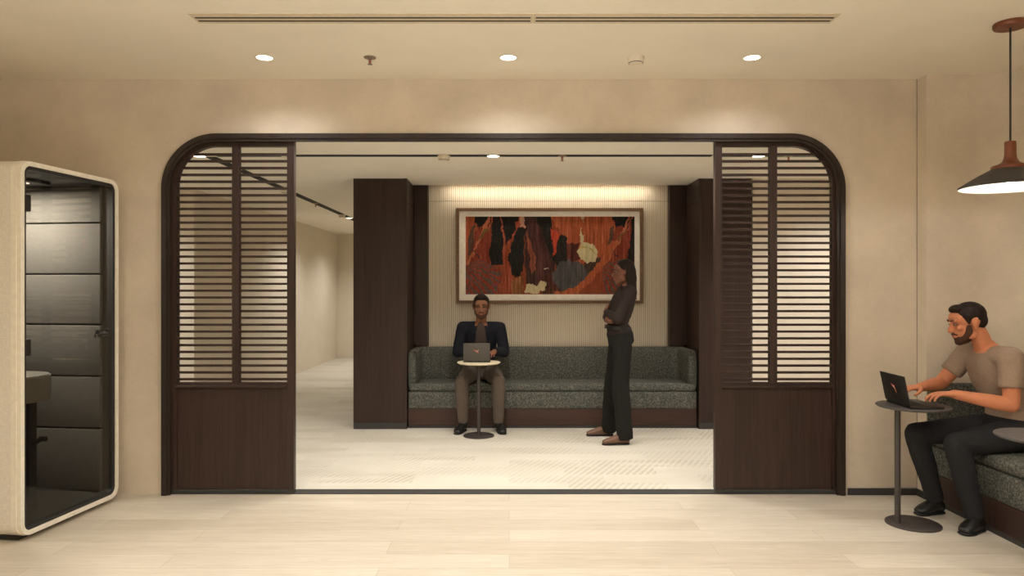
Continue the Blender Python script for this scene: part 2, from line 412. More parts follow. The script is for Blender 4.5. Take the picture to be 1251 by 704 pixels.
# ------------------------------------------------------------------ slatted screens
def screen(name, label, mirror):
    t = thing(name, label, 'screen', (-0.031, 4.78, 0)); s = -1 if mirror else 1
    X = lambda v: s * (v + 0.031)                       # measured on the screen by the booth, mirrored for the other
    def bx(mb, x0, x1, y0, y1, z0, z1, bev=0.0):
        a, c = sorted((X(x0), X(x1))); mb.box(a, c, y0, y1, z0, z1, bev, 1)
    def half(o, zt, r, zb):
        p = [(-2.30 + o, zb)] + [(-2.30 + o + r + r * math.cos(PI - PI / 2 * k / 16), zt - r + r * math.sin(PI - PI / 2 * k / 16)) for k in range(17)]
        return p
    # outer frame: stiles and top rail in one bent band
    r0 = 0.315; b = MB()
    out = half(0, 2.408, r0, 0.03) + [(-1.461, 2.408), (-1.461, 0.03)]
    inn = half(0.043, 2.363, r0 - 0.05, 0.03) + [(-1.508, 2.363), (-1.508, 0.03)]
    b.prism([(X(a), z) for a, z in out] + [(X(a), z) for a, z in inn][::-1], 0, 0.045, 'y'); b.build('frame', M['wood'], t, smooth=35)
    b = MB(); bx(b, -1.884, -1.834, 0.002, 0.043, 0.756, 2.364, 0.002); b.build('mullion', M['wood'], t)
    zb = 0.758; pitch = 0.04644; za = 2.363
    for lo, hi in ((-2.258, -1.883), (-1.835, -1.507)):
        b = MB()
        for k in range(34):
            z1 = 2.3185 - k * pitch; z0 = z1 - 0.0158; x0 = lo
            rr = r0 - 0.05; cz = 2.363 - rr
            if lo < -2 and z1 > cz: x0 = -2.257 + rr - math.sqrt(max(0, rr * rr - (z1 - cz) ** 2)) - 0.006
            bx(b, x0, hi, 0.008, 0.036, z0, z1, 0.0015)
        b.build('slat_bay', M['wood'], t)
    b = MB(); bx(b, -2.258, -1.507, 0.0, 0.045, 0.712, 0.758, 0.003); bx(b, -2.262, -1.503, -0.014, 0.0, 0.722, 0.742, 0.004); b.build('middle_rail', M['wood'], t)
    b = MB(); bx(b, -2.258, -1.507, 0.012, 0.036, 0.03, 0.713, 0.002); b.build('lower_panel', M['wood'], t)
    b = MB(); bx(b, -2.298, -1.463, 0.004, 0.042, 0.005, 0.03, 0.001); b.build('kick_plate', M['kick'], t)
    return t
screen('slatted_screen', 'dark timber slatted screen with rounded corner beside the glass booth', False)
screen('slatted_screen', 'dark timber slatted screen with rounded corner beside the tall table and seated man in taupe', True)

# ------------------------------------------------------------------ ceiling fittings
def downlight(x, y, z, label, watts, size=115, blend=0.7, group=None, r=0.048):
    t = thing('downlight', label, 'ceiling light', (x, y, z), 0, group)
    b = MB(); b.lathe([(r + 0.007, 0.0), (r + 0.007, -0.003), (r + 0.002, -0.005), (r, -0.003), (r, 0.0)], n=40); b.build('trim_ring', M['white_plastic'], t, smooth=40)
    b = MB(); b.lathe([(0.001, -0.0042), (r * 0.7, -0.004), (r * 0.99, -0.0025), (r * 0.99, -0.001)], n=40); b.build('lens', M['lamp_on'], t, smooth=40)
    if watts: spot(t, (0, 0, -0.02), watts, size, blend, col=WARM_IN if z < 2.6 else WARM)
    return t
G = 'round recessed downlights'
LW = 30
downlight(-1.498, 4.31, H, 'round recessed downlight in the lounge ceiling nearest the glass booth', LW, 150, 1.0, group=G)
downlight(-0.005, 4.31, H, 'round recessed downlight in the lounge ceiling above the middle of the opening', LW, 150, 1.0, group=G)
downlight(1.488, 4.31, H, 'round recessed downlight in the lounge ceiling towards the pendant lamp', LW, 150, 1.0, group=G)
for i, (x, y) in enumerate([(-1.3, 2.3), (0, 2.3), (1.3, 2.3), (-1.0, 0.2), (1.0, 0.2), (2.5, 2.0), (-2, -2.2), (0, -2.2), (2, -2.2)]):  # unseen downlights added to brighten the lounge floor and walls
    l = downlight(x, y, H, 'added round recessed fill downlight in the lounge ceiling out of view', 76, 112, 0.8, group='added fill downlights out of view')
    if y > 1: l.children[-1].rotation_euler = (math.radians(32), 0, 0)

def added_fill_pendant(x, y, ln, z, up, down, label):  # invented fill fixture, kept out of view, to lift the lounge ceiling
    t = thing('added_fill_pendant', label, 'pendant lamp', (x, y, z), 0, 'added up and down fill lights out of view')
    b = MB(); b.box(-ln / 2, ln / 2, -0.04, 0.04, 0.0, 0.06, 0.004); b.build('housing', M['black'], t)
    b = MB(); b.box(-ln / 2 + 0.01, ln / 2 - 0.01, -0.033, 0.033, 0.0601, 0.063); b.box(-ln / 2 + 0.01, ln / 2 - 0.01, -0.033, 0.033, -0.003, -0.0001); b.build('diffuser', M['lamp_on'], t)
    for q in (-1, 1):
        b = MB(); b.tube((q * ln * 0.4, 0, 0.06), (q * ln * 0.4, 0, H - z), 0.002, 8); b.build('cable', M['black'], t)
    for zz, e, rx in ((0.07, up, PI), (-0.01, down, 0)):
        l = bpy.data.lights.new('added_fill_glow', 'AREA'); l.shape = 'RECTANGLE'; l.size = ln; l.size_y = 0.07; l.energy = e; l.color = WARM
        o = bpy.data.objects.new('added_fill_glow', l); COL.objects.link(o); o.parent = t; o.location = (0, 0, zz); o.rotation_euler = (rx, 0, 0)
added_fill_pendant(-0.2, 1.4, 3.6, 2.2, 95, 10, 'long black fill pendant added out of view above the camera')
added_fill_pendant(-0.2, -1.4, 3.6, 2.2, 72, 10, 'long black fill pendant added out of view behind the camera')

def sprinkler(x, y, z, label, bulb='red', s=1.0):
    t = thing('sprinkler', label, 'sprinkler', (x, y, z), 0, 'ceiling sprinklers')
    b = MB(); b.lathe([(0.038 * s, 0), (0.036 * s, -0.005), (0.012 * s, -0.007), (0.011 * s, -0.014), (0.001, -0.014)], n=28); b.build('flange', M['sprink'], t, smooth=40)
    b = MB(); b.tube((0.009 * s, 0, -0.012), (0.006 * s, 0, -0.043), 0.0018 * s, 8); b.tube((-0.009 * s, 0, -0.012), (-0.006 * s, 0, -0.043), 0.0018 * s, 8)
    b.build('yoke', M['sprink'], t)
    b = MB(); b.tube((0, 0, -0.013), (0, 0, -0.042), 0.0042 * s, 10); b.build('glass_bulb', M['red'], t)
    b = MB(); b.lathe([(0.015 * s, -0.042), (0.016 * s, -0.044), (0.006 * s, -0.0465), (0.001, -0.0465)], n=20); b.build('deflector', M['sprink'], t)
    return t
sprinkler(-0.852, 4.31, H, 'nickel sprinkler head with red bulb in the lounge ceiling between two downlights')
sprinkler(0.435, 5.77, HI - 0.002, 'nickel sprinkler head in the inner ceiling on the track above the painting')
sprinkler(2.29, 5.77, HI - 0.002, 'sprinkler head with red bulb seen through the slatted screen near the pendant')
sprinkler(-2.47, 6.42, HI - 0.002, 'sprinkler head with red bulb on the slanting track behind the booth-side screen')
sprinkler(-2.47, 8.99, HI - 0.002, 'sprinkler head on the corridor track nearest the screen edge')

def smoke(x, y, z, label):
    t = thing('smoke_detector', label, 'smoke detector', (x, y, z), 0, 'ceiling smoke detectors')
    b = MB(); b.lathe([(0.052, 0), (0.052, -0.010), (0.048, -0.014), (0.046, -0.032), (0.040, -0.040), (0.001, -0.042)], n=36); b.build('body', M['white_plastic'], t, smooth=40)
    b = MB(); b.lathe([(0.0445, -0.0345), (0.0452, -0.0345), (0.0452, -0.0375), (0.0430, -0.0385), (0.0425, -0.036)], n=36, caps=False)
    b.build('vent_ring', M['tbl_dark'], t)
    return t
smoke(0.775, 4.31, H, 'white smoke detector in the lounge ceiling between two downlights')
smoke(-0.535, 5.77, HI - 0.002, 'white smoke detector on the inner track near the corridor column')
smoke(-2.47, 7.79, HI - 0.002, 'white smoke detector on the corridor track behind the slatted screen')
smoke(-2.47, 10.4, HI - 0.002, 'white smoke detector far along the corridor track')

# linear air diffusers
def diffuser(x0, x1, label):
    t = thing('linear_diffuser', label, 'air vent', ((x0 + x1) / 2, 3.685, H), 0, 'linear air diffusers'); h = (x1 - x0) / 2
    b = MB(); b.ring([(-h - 0.012, -0.07), (h + 0.012, -0.07), (h + 0.012, 0.062), (-h - 0.012, 0.062)], [(-h, -0.0645), (h, -0.0645), (h, 0.0565), (-h, 0.0565)], -0.004, 0.0, 'z')
    b.build('border', M['grille'], t)
    b = MB()
    for y0, y1 in ((-0.0645, -0.022), (-0.004, 0.022), (0.040, 0.0565)): b.box(-h, h, y0, y1, -0.0035, -0.0005)
    b.build('blade', M['grille'], t)
    b = MB(); b.box(-h, h, -0.0218, -0.0042, -0.0034, -0.0004); b.box(-h, h, 0.0222, 0.0398, -0.0034, -0.0004); b.build('slot', M['slot'], t)
diffuser(-1.64, 0.112, 'long twin-slot air diffuser in the ceiling, section nearer the booth')
diffuser(0.139, 1.695, 'long twin-slot air diffuser in the ceiling, section nearer the pendant lamp')

# recessed lighting tracks in the inner ceiling
def track(x0, x1, y0, y1, label):
    t = thing('ceiling_track', label, 'ceiling track', ((x0 + x1) / 2, (y0 + y1) / 2, HI), 0, 'inner ceiling lighting tracks'); a, c = (x1 - x0) / 2, (y1 - y0) / 2
    b = MB(); b.box(-a, a, -c, c, -0.004, -0.0002); b.build('channel', M['slot'], t)
    for q in ((a, a + 0.025, -c, c), (-a - 0.012, -a, -c, c)) if a > c else ((-a, a, c, c + 0.03),):
        b = MB(); b.box(*q, -0.007, -0.0002, 0.001); b.build('end_cap', M['white_plastic'], t)
track(-2.40, -1.87, 5.735, 5.81, 'black ceiling track section behind the slats of the booth-side screen')
track(-1.83, 1.66, 5.735, 5.81, 'long black ceiling track crossing the opening above the painting')
track(1.72, 2.56, 5.735, 5.81, 'black ceiling track section behind the pendant-side slatted screen')
track(-2.515, -2.425, 5.83, 7.70, 'black track running back along the corridor ceiling, section behind the screen')
track(-2.515, -2.425, 7.87, 13.6, 'black track running back along the corridor ceiling, far section past the screen')

IW = 56
G2 = 'inner room downlights'
downlight(-2.54, 5.77, HI - 0.004, 'glowing downlight seen behind the slats of the booth-side screen', IW, 120, 0.7, G2)
downlight(-0.13, 5.77, HI - 0.004, 'glowing downlight on the track above the seated man in navy', IW, 120, 0.7, G2)
downlight(2.045, 5.77, HI - 0.004, 'glowing downlight seen behind the slats of the pendant-side screen', IW, 120, 0.7, G2)
downlight(-2.47, 10.87, HI - 0.004, 'small bright downlight far along the corridor track', 90, 150, 0.7, G2)
for x, y, e in ((-2.47, 13.0, 90), (-3.95, 6.9, 75), (-4.4, 6.2, 60), (3.2, 6.2, 122), (-1.3, 5.02, 64), (-0.1, 5.02, 64), (1.1, 5.02, 64)):  # hidden lamps added to raise the inner room brightness
    d = downlight(x, y, HI - 0.004, 'added inner room fill downlight out of view behind the timber', e, 140, 0.9, 'added inner fill downlights out of view')
    if y < 5.1: d.children[-1].rotation_euler = (math.radians(38), 0, 0)

# LED tape in the slot above the ribbed wall
t = thing('led_strip', 'hidden warm strip light washing down the ribbed wall', 'strip light', (0.42, 7.458, HI + 0.018))
b = MB(); b.box(-1.1, 1.1, -0.012, 0.012, 0.0, 0.012); b.build('channel', M['white_plastic'], t)
b = MB(); b.box(-1.09, 1.09, -0.009, 0.009, -0.003, 0.0); b.build('diffuser', M['led'], t)
l = bpy.data.lights.new('cove_glow', 'AREA'); l.shape = 'RECTANGLE'; l.size = 2.15; l.size_y = 0.03; l.energy = 5; l.color = (1.0, 0.90, 0.75)
o = bpy.data.objects.new('cove_glow', l); COL.objects.link(o); o.parent = t; o.location = (0, 0, -0.008)

# ------------------------------------------------------------------ pendant lamp
t = thing('pendant_lamp', 'charcoal and copper pendant lamp hanging over the grey bench', 'pendant lamp', (2.67, 3.75, H))
b = MB(); b.lathe([(0.078, 0), (0.080, -0.004), (0.080, -0.020), (0.076, -0.026), (0.010, -0.027), (0.001, -0.027)], n=48); b.build('canopy', M['copper'], t, smooth=40)
b = MB(); b.tube((0, 0, -0.026), (0, 0, -0.64), 0.005, 12); b.build('cord', M['black'], t)
b = MB(); b.lathe([(0.001, -0.632), (0.024, -0.632), (0.027, -0.636), (0.027, -0.700), (0.030, -0.722), (0.040, -0.742), (0.062, -0.755), (0.086, -0.762), (0.089, -0.768), (0.088, -0.780), (0.05, -0.782), (0.001, -0.782)], n=48); b.build('lamp_holder', M['copper'], t, smooth=40)
b = MB(); b.lathe([(0.05, -0.780), (0.094, -0.781), (0.150, -0.812), (0.215, -0.853), (0.238, -0.868), (0.240, -0.874), (0.2365, -0.878), (0.2345, -0.872), (0.212, -0.857), (0.148, -0.817), (0.092, -0.786), (0.05, -0.785)], n=64, caps=False); b.build('shade', M['shade'], t, smooth=40)
b = MB(); b.lathe([(0.236, -0.8785), (0.233, -0.8735), (0.211, -0.8585), (0.147, -0.8185), (0.091, -0.7875), (0.02, -0.786)], n=64, caps=False); b.build('shade_lining', M['shade_in'], t, smooth=40)
b = MB(); b.lathe([(0.014, -0.786), (0.015, -0.800), (0.028, -0.818), (0.032, -0.832), (0.026, -0.848), (0.010, -0.856), (0.001, -0.857)], n=24); b.build('bulb', emit('pendant_bulb', (255, 236, 205), 1.6), t, smooth=60)
l = bpy.data.lights.new('pendant_glow', 'POINT'); l.energy = 4; l.color = WARM; l.shadow_soft_size = 0.03
o = bpy.data.objects.new('pendant_glow', l); COL.objects.link(o); o.parent = t; o.location = (0, 0, -0.872)

# ------------------------------------------------------------------ upholstered seating
def slab_profile(w, z0, z1, n=24, p=5.0):
    pts = []
    for k in range(n):
        a = 2 * PI * k / n; c, s = math.cos(a), math.sin(a); q = (abs(c) ** p + abs(s) ** p) ** (-1 / p)
        pts.append((w / 2 * c * q, (z0 + z1) / 2 + (z1 - z0) / 2 * s * q))
    return pts

t = thing('built_in_sofa', 'long dark grey boucle sofa built into the alcove under the painting', 'sofa', (0.432, 7.22, 0))
X0, X1 = -1.006 - 0.432, 1.872 - 0.432; Y0 = 7.02 - 7.22
b = MB(); b.box(X0, X1, Y0 + 0.012, 0.32, 0.0, 0.03); b.build('kick_plate', M['kick'], t)
b = MB(); b.box(X0, X1, Y0 + 0.005, 0.32, 0.03, 0.196, 0.002, 1); b.build('plinth', M['wood_h'], t)
b = MB(); b.box(X0, X1, Y0, 0.30, 0.196, 0.364, 0.012, 3); b.build('seat_base', M['boucle'], t, smooth=40)
b = MB(); b.box(X0 + 0.004, X1 - 0.004, Y0 - 0.002, 0.22, 0.366, 0.445, 0.028, 5); b.build('seat_cushion', M['boucle'], t, smooth=50)
wd = 0.088; r = 0.12; yb = 0.272; p = [(X0 + wd / 2, Y0 + 0.002), (X0 + wd / 2, yb - r)]
p += [(X0 + wd / 2 + r - r * math.cos(a), yb - r + r * math.sin(a)) for a in [PI / 2 * k / 8 for k in range(1, 9)]]
p += [(X1 - wd / 2 - r + r * math.sin(a), yb - r + r * math.cos(a)) for a in [PI / 2 * k / 8 for k in range(0, 9)]] + [(X1 - wd / 2, Y0 + 0.002)]
b = MB(); b.sweep(p, slab_profile(wd, 0.37, 0.777), 0.04); b.build('backrest', M['boucle'], t, smooth=60)

t = thing('built_in_bench', 'dark grey boucle bench along the side wall under the pendant lamp', 'bench', (3.03, 3.4, 0))
bx0, bx1, by0, by1 = 2.757 - 3.03, 3.305 - 3.03, 2.0 - 3.4, 4.652 - 3.4
b = MB(); b.box(bx0 + 0.006, bx1 - 0.26, by0, by1, 0.0, 0.03); b.build('kick_plate', M['kick'], t)
b = MB(); b.box(bx0 + 0.002, bx1 - 0.26, by0, by1, 0.03, 0.196, 0.002, 1); b.build('plinth', M['wood'], t)
b = MB(); b.box(bx0, bx1 - 0.245, by0, by1, 0.196, 0.364, 0.012, 3); b.build('seat_base', M['boucle'], t, smooth=40)
b = MB(); b.box(bx0 - 0.002, bx1 - 0.08, by0, by1 - 0.08, 0.366, 0.445, 0.028, 5); b.build('seat_cushion', M['boucle'], t, smooth=50)
xr = bx1 - wd / 2 - 0.002; yt = by1 - wd / 2; r = 0.21
p = [(bx0 + 0.002, yt), (xr - r, yt)] + [(xr - r + r * math.sin(a), yt - r + r * math.cos(a)) for a in [PI / 2 * k / 8 for k in range(1, 9)]] + [(xr, by0)]
b = MB(); b.sweep(p, slab_profile(wd, 0.37, 0.777), 0.04); b.build('backrest', M['boucle'], t, smooth=60)

# ------------------------------------------------------------------ framed painting
t = thing('framed_painting', 'wide abstract painting in red, orange and black in a walnut frame', 'painting', (0.432, 7.556, 1.744))
hw, hh = 0.999, 0.510
b = MB(); b.ring([(-hw, -hh), (hw, -hh), (hw, hh), (-hw, hh)], [(-hw + .032, -hh + .032), (hw - .032, -hh + .032), (hw - .032, hh - .032), (-hw + .032, hh - .032)], -0.042, -0.002, 'y'); b.build('frame', M['frame_wood'], t)
mo = 0.032; mi_x0, mi_x1, mi_z0, mi_z1 = -hw + 0.101, hw - 0.087, -hh + 0.098, hh - 0.088
b = MB(); b.ring([(-hw + mo, -hh + mo), (hw - mo, -hh + mo), (hw - mo, hh - mo), (-hw + mo, hh - mo)], [(mi_x0, mi_z0), (mi_x1, mi_z0), (mi_x1, mi_z1), (mi_x0, mi_z1)], -0.016, -0.004, 'y'); b.build('mat_board', M['mat_board'], t)

def paint_canvas(nx=400, ny=186):
    rng = np.random.default_rng(7)
    u = np.linspace(110, 1085, nx)[None, :].repeat(ny, 0); v = np.linspace(563, 112, ny)[:, None].repeat(nx, 1)
    def vnoise(sx, sy, seed):
        r = np.random.default_rng(seed); gx, gy = int(975 / sx) + 3, int(451 / sy) + 3; g = r.random((gy, gx))
        fx, fy = (u - 110) / sx, (v - 112) / sy; ix, iy = fx.astype(int), fy.astype(int); tx, ty = fx - ix, fy - iy
        tx, ty = tx * tx * (3 - 2 * tx), ty * ty * (3 - 2 * ty)
        return (g[iy, ix] * (1 - tx) + g[iy, ix + 1] * tx) * (1 - ty) + (g[iy + 1, ix] * (1 - tx) + g[iy + 1, ix + 1] * tx) * ty - 0.5
    wx = u + 16 * vnoise(26, 40, 1) + 9 * vnoise(9, 12, 2); wy = v + 20 * vnoise(18, 30, 3) + 9 * vnoise(9, 9, 4)
    img = np.zeros((ny, nx, 3)); img[:] = (158, 66, 36)
    streak = vnoise(7, 120, 5) + 0.6 * vnoise(3.5, 60, 6); rough = vnoise(6, 6, 8)
    def inside(P):
        m = np.zeros(u.shape, bool); n = len(P)
        for i in range(n):
            (x1, y1), (x2, y2) = P[i], P[(i + 1) % n]
            if y1 == y2: continue
            c = ((y1 > wy) != (y2 > wy)) & (wx < (x2 - x1) * (wy - y1) / (y2 - y1) + x1); m ^= c
        return m
    def fill(P, c, k=40, s=None):
        m = inside(P); tex = (streak if s is None else s) * k + rough * 14
        img[m] = np.array(c) + tex[m][:, None] * np.array([1.0, 0.7, 0.6])
    def stroke(pts, wd, c, k=30):
        m = np.zeros(u.shape, bool)
        for (x1, y1), (x2, y2) in zip(pts, pts[1:]):
            L = (x2 - x1) ** 2 + (y2 - y1) ** 2; tt = np.clip(((wx - x1) * (x2 - x1) + (wy - y1) * (y2 - y1)) / L, 0, 1)
            m |= (wx - x1 - tt * (x2 - x1)) ** 2 + (wy - y1 - tt * (y2 - y1)) ** 2 < (wd / 2) ** 2
        img[m] = np.array(c) + (streak * k)[m][:, None] * np.array([1.0, 0.7, 0.5])
    K = (26, 24, 23)
    fill([(580, 100), (925, 100), (955, 160), (910, 300), (870, 380), (700, 380), (690, 250)], (184, 84, 44), 60)
    def corner(dx, full):
        fill([(100 + dx, 100), (150 + dx, 100), (178 + dx, 180), (140 + dx, 300), (100 + dx, 420)], (190, 86, 46), 50)
        fill([(150 + dx, 100), (290 + dx, 100), (240 + dx, 200), (180 + dx, 175)], K, 14)
        fill([(140 + dx, 175), (170 + dx, 170), (150 + dx, 330), (120 + dx, 380)], (98, 66, 50), 40)
        fill([(180 + dx, 175), (262 + dx, 180), (255 + dx, 380), (120 + dx, 390), (150 + dx, 300)], (152, 56, 34), 44)
        stroke([(250 + dx, 120), (215 + dx, 200), (150 + dx, 330), (112 + dx, 400)], 16, (206, 108, 66))
        stroke([(275 + dx, 112), (240 + dx, 190)], 9, (190, 92, 60))
        stroke([(230 + dx, 195), (190 + dx, 240)], 12, (126, 96, 44))
        stroke([(150 + dx, 290), (190 + dx, 345)], 7, (70, 40, 56))
        if full: fill([(275 + dx, 100), (330 + dx, 100), (330 + dx, 390), (262 + dx, 388), (246 + dx, 340), (262 + dx, 200)], K, 14)
        # fan of stripes below
        ang = np.arctan2(wy - 330, wx - (60 + dx)); fan = np.sin(ang * 46 + 2.2 * vnoise(30, 30, 11))
        m = inside([(100 + dx, 400), (190 + dx, 355), (300 + dx, 410), (330 + dx, 580), (100 + dx, 580)])
        img[m] = np.where((fan > 0.0)[..., None], np.array((104, 82, 74.)), np.array((166, 58, 36.)))[m] + (rough * 26)[m][:, None]
    corner(800, True)
    fill([(300, 100), (420, 100), (398, 190), (352, 292), (325, 180)], K, 14)
    corner(0, True)
    stroke([(312, 105), (322, 200), (340, 300)], 9, (186, 86, 56)); stroke([(425, 105), (400, 190), (350, 300), (335, 400)], 13, (186, 76, 46))
    fill([(330, 290), (365, 300), (360, 400), (405, 470), (440, 440), (455, 580), (290, 580), (320, 470)], (170, 70, 40), 60)
    fill([(405, 180), (457, 175), (446, 290), (452, 372), (424, 462), (375, 442), (353, 350)], K, 14)
    fill([(418, 100), (456, 100), (455, 170), (425, 175)], (214, 158, 128), 30)
    fill([(380, 470), (440, 455), (440, 575), (375, 575)], (164, 98, 52), 60)
    fill([(455, 100), (600, 100), (625, 380), (610, 500), (540, 520), (455, 510)], (70, 40, 38), 40)
    fill([(458, 190), (498, 300), (522, 400), (494, 445), (468, 300)], (156, 76, 50), 60)
    fill([(470, 130), (525, 145), (600, 380), (590, 500), (520, 500), (512, 330)], (88, 44, 42), 50)
    fill([(510, 100), (592, 100), (640, 280), (692, 360), (635, 410), (598, 340), (560, 200)], K, 18)
    fill([(604, 185), (652, 210), (640, 285), (616, 348), (608, 260)], (212, 64, 34), 30)
    fill([(655, 210), (690, 240), (700, 370), (640, 390), (630, 300)], (36, 30, 29), 14)
    fill([(688, 268), (762, 262), (762, 365), (690, 366)], (96, 38, 30), 60)
    fill([(800, 370), (890, 350), (880, 420), (790, 490)], (72, 52, 46), 40)
    fill([(560, 480), (640, 400), (660, 575), (540, 575)], (96, 46, 34), 60)
    fill([(455, 505), (530, 512), (545, 482), (585, 486), (572, 530), (500, 562), (455, 552)], (222, 204, 158), 26)
    a = np.linspace(0, 2 * PI, 26)[:-1]; fill([(716 + 102 * math.cos(q), 458 + 94 * math.sin(q)) for q in a], (84, 82, 84), 34)
    stroke([(960, 270), (890, 390), (800, 490), (740, 545), (640, 562)], 40, (196, 92, 48), 50)
    fill([(775, 100), (797, 100), (782, 150)], (226, 204, 160), 20)
    fill([(770, 180), (790, 230), (792, 268), (850, 268), (866, 322), (856, 376), (810, 382), (766, 352), (755, 310), (776, 280)], (224, 208, 158), 30)
    stroke([(820, 300), (862, 330)], 5, (190, 160, 70)); stroke([(775, 300), (800, 280)], 6, (206, 176, 60)); stroke([(565, 425), (580, 415)], 5, (220, 200, 170))
    stroke([(265, 505), (290, 512)], 14, (150, 52, 78))
    img = img + (vnoise(4, 34, 21) * 26 + vnoise(2.6, 2.6, 22) * 20)[..., None] * np.array([1.0, 0.75, 0.65])
    g_ = img.mean(2, keepdims=True); img = (g_ + (img - g_) * 0.84) * 0.90
    img = np.clip(img, 8, 245) / 255.0; L = np.where(img <= 0.04045, img / 12.92, ((img + 0.055) / 1.055) ** 2.4)
    return L
col = paint_canvas(); ny, nx = col.shape[:2]
xs = np.linspace(mi_x0 - 0.004, mi_x1 + 0.004, nx); zs = np.linspace(mi_z0 - 0.004, mi_z1 + 0.004, ny)
V = [(xs[i], -0.0105, zs[j]) for j in range(ny) for i in range(nx)]; Fc = [(j * nx + i, j * nx + i + 1, (j + 1) * nx + i + 1, (j + 1) * nx + i) for j in range(ny - 1) for i in range(nx - 1)]
k0 = len(V); V += [(xs[0], -0.005, zs[0]), (xs[-1], -0.005, zs[0]), (xs[-1], -0.005, zs[-1]), (xs[0], -0.005, zs[-1])]
Fc += [(k0 + 3, k0 + 2, k0 + 1, k0), (0, k0, k0 + 1, nx - 1), (nx - 1, k0 + 1, k0 + 2, ny * nx - 1), (ny * nx - 1, k0 + 2, k0 + 3, (ny - 1) * nx), ((ny - 1) * nx, k0 + 3, k0, 0)]
me = bpy.data.meshes.new('canvas'); me.from_pydata(V, [], Fc); at = me.color_attributes.new('paint', 'FLOAT_COLOR', 'POINT')
buf = np.ones((len(V), 4), np.float32); buf[:k0, :3] = col.reshape(-1, 3); at.data.foreach_set('color', buf.ravel())
m, tt, bs = nt('painted_canvas'); setp(bs, 0.7, 0, 0.25); ca = tt.nodes.new('ShaderNodeVertexColor'); ca.layer_name = 'paint'
wv = noise(tt, coords(tt, (260, 1, 260)), 1.0, 2); tt.links.new(ca.outputs['Color'], bs.inputs['Base Color']); bump(tt, bs, wv, 0.1, 0.001)
me.materials.append(m); o = bpy.data.objects.new('canvas', me); COL.objects.link(o); o.parent = t

# ------------------------------------------------------------------ side tables and laptops
def side_table(x, y, label, top_mat, off=0.0, r=0.2, rb=0.15, z=0.706, offy=0.0):
    t = thing('side_table', label, 'side table', (x, y, 0), 0, 'small round side tables')
    b = MB(); b.lathe([(0.001, z - 0.014), (r - 0.012, z - 0.014), (r - 0.002, z - 0.008), (r, z - 0.003), (r - 0.002, z), (0.001, z)], n=64); b.build('table_top', top_mat, t, smooth=40)
    b = MB(); b.tube((off, offy, 0.010), (off, offy, z - 0.014), 0.0165, 20); b.lathe([(0.04, z - 0.020), (0.04, z - 0.0142)], off, offy, 24); b.build('stem', M['tbl_stem'], t, smooth=40)
    b = MB(); b.lathe([(0.001, 0.0), (rb, 0.0), (rb, 0.007), (rb - 0.004, 0.010), (0.001, 0.010)], n=64); b.build('foot_plate', M['tbl_stem'], t, smooth=40)
    return t
side_table(2.393, 4.17, 'graphite round side table holding the black laptop beside the bench', M['tbl_dark'], -0.092)
side_table(-0.287, 6.66, 'round side table with pale top in front of the long sofa', M['tbl_light'], 0.0, 0.205, 0.147, 0.70)
side_table(2.478, 3.255, 'graphite round side table cut by the edge of the photo near the bench', M['tbl_dark'], 0.10, 0.2, 0.142, 0.715)

def laptop(x, y, z, rz, wd, dp, lean, mat, label, logo):
    """Local +y points to the user; the lid stands at y=0 and leans away from the user."""
    t = thing('laptop', label, 'laptop', (x, y, z), rz, None)
    b = MB(); b.box(-wd / 2, wd / 2, 0.004, dp, 0.001, 0.014, 0.003, 2); b.build('base', mat, t, smooth=40)
    b = MB()
    for rr in range(5):
        for c in range(12):
            kx = -wd / 2 + 0.018 + c * (wd - 0.036) / 12; ky = 0.030 + rr * 0.0175
            b.box(kx, kx + (wd - 0.036) / 12 - 0.003, ky, ky + 0.0145, 0.0142, 0.0158)
    b.build('keyboard', M['keys'], t); 
    b = MB(); b.box(-0.045, 0.045, dp - 0.062, dp - 0.012, 0.0141, 0.0146); b.build('touchpad', M['tbl_dark'], t)
    lid = bpy.data.objects.new('lid', None)
    b = MB(); b.box(-wd / 2, wd / 2, -0.0035, 0.0035, 0.004, dp - 0.012, 0.0025, 2); lid = b.build('lid', mat, t, smooth=40); lid.location = (0, 0, 0.012); lid.rotation_euler = (lean, 0, 0)
    b = MB(); b.box(-wd / 2 + 0.008, wd / 2 - 0.008, 0.0034, 0.0042, 0.018, dp - 0.022); b.build('screen', M['screen'], lid)
    b = MB(); b.tube((-wd / 2 + 0.03, 0.002, 0.012), (wd / 2 - 0.03, 0.002, 0.012), 0.005, 10); b.build('hinge', M['black'], t)
    b = MB(); cz = dp * 0.52
    for k, P in logo: b.mi = k; b.prism([(px, cz + pz) for px, pz in P], -0.0046, -0.0034, 'y')
    e = b.build('lid_emblem', [M['logo_r'], M['logo_o'], M['logo_w']], lid); e['label'] = 'small red and orange emblem'
    return t
# slanted bird-like mark and four-pointed mark, as on the two lids
bird = [(1, [(-0.030, 0.014), (-0.012, 0.012), (0.004, 0.002), (-0.006, 0.000), (-0.022, 0.006)]), (2, [(-0.012, 0.010), (0.003, 0.004), (0.012, -0.008), (0.002, -0.006)]), (0, [(0.004, 0.0), (0.016, -0.006), (0.018, -0.020), (0.008, -0.012)]), (2, [(0.006, 0.006), (0.020, 0.016), (0.014, 0.002)])]
star = [(0, [(-0.030, 0.022), (-0.012, 0.012), (-0.006, -0.002), (-0.020, 0.004)]), (2, [(-0.014, 0.014), (0.004, 0.008), (0.010, -0.008), (-0.004, 0.0)]), (0, [(0.002, 0.010), (0.014, 0.018), (0.010, 0.004)]), (1, [(0.004, -0.006), (0.016, -0.010), (0.020, -0.034), (0.010, -0.022)])]
laptop(2.300, 4.165, 0.706, -PI / 2 - 0.04, 0.285, 0.19, 0.20, M['lap'], 'open black laptop on the graphite table before the man in taupe', star)
laptop(-0.304, 6.60, 0.70, 0.0, 0.25, 0.185, 0.14, M['lap_grey'], 'open dark grey laptop on the pale table before the man in navy', bird)

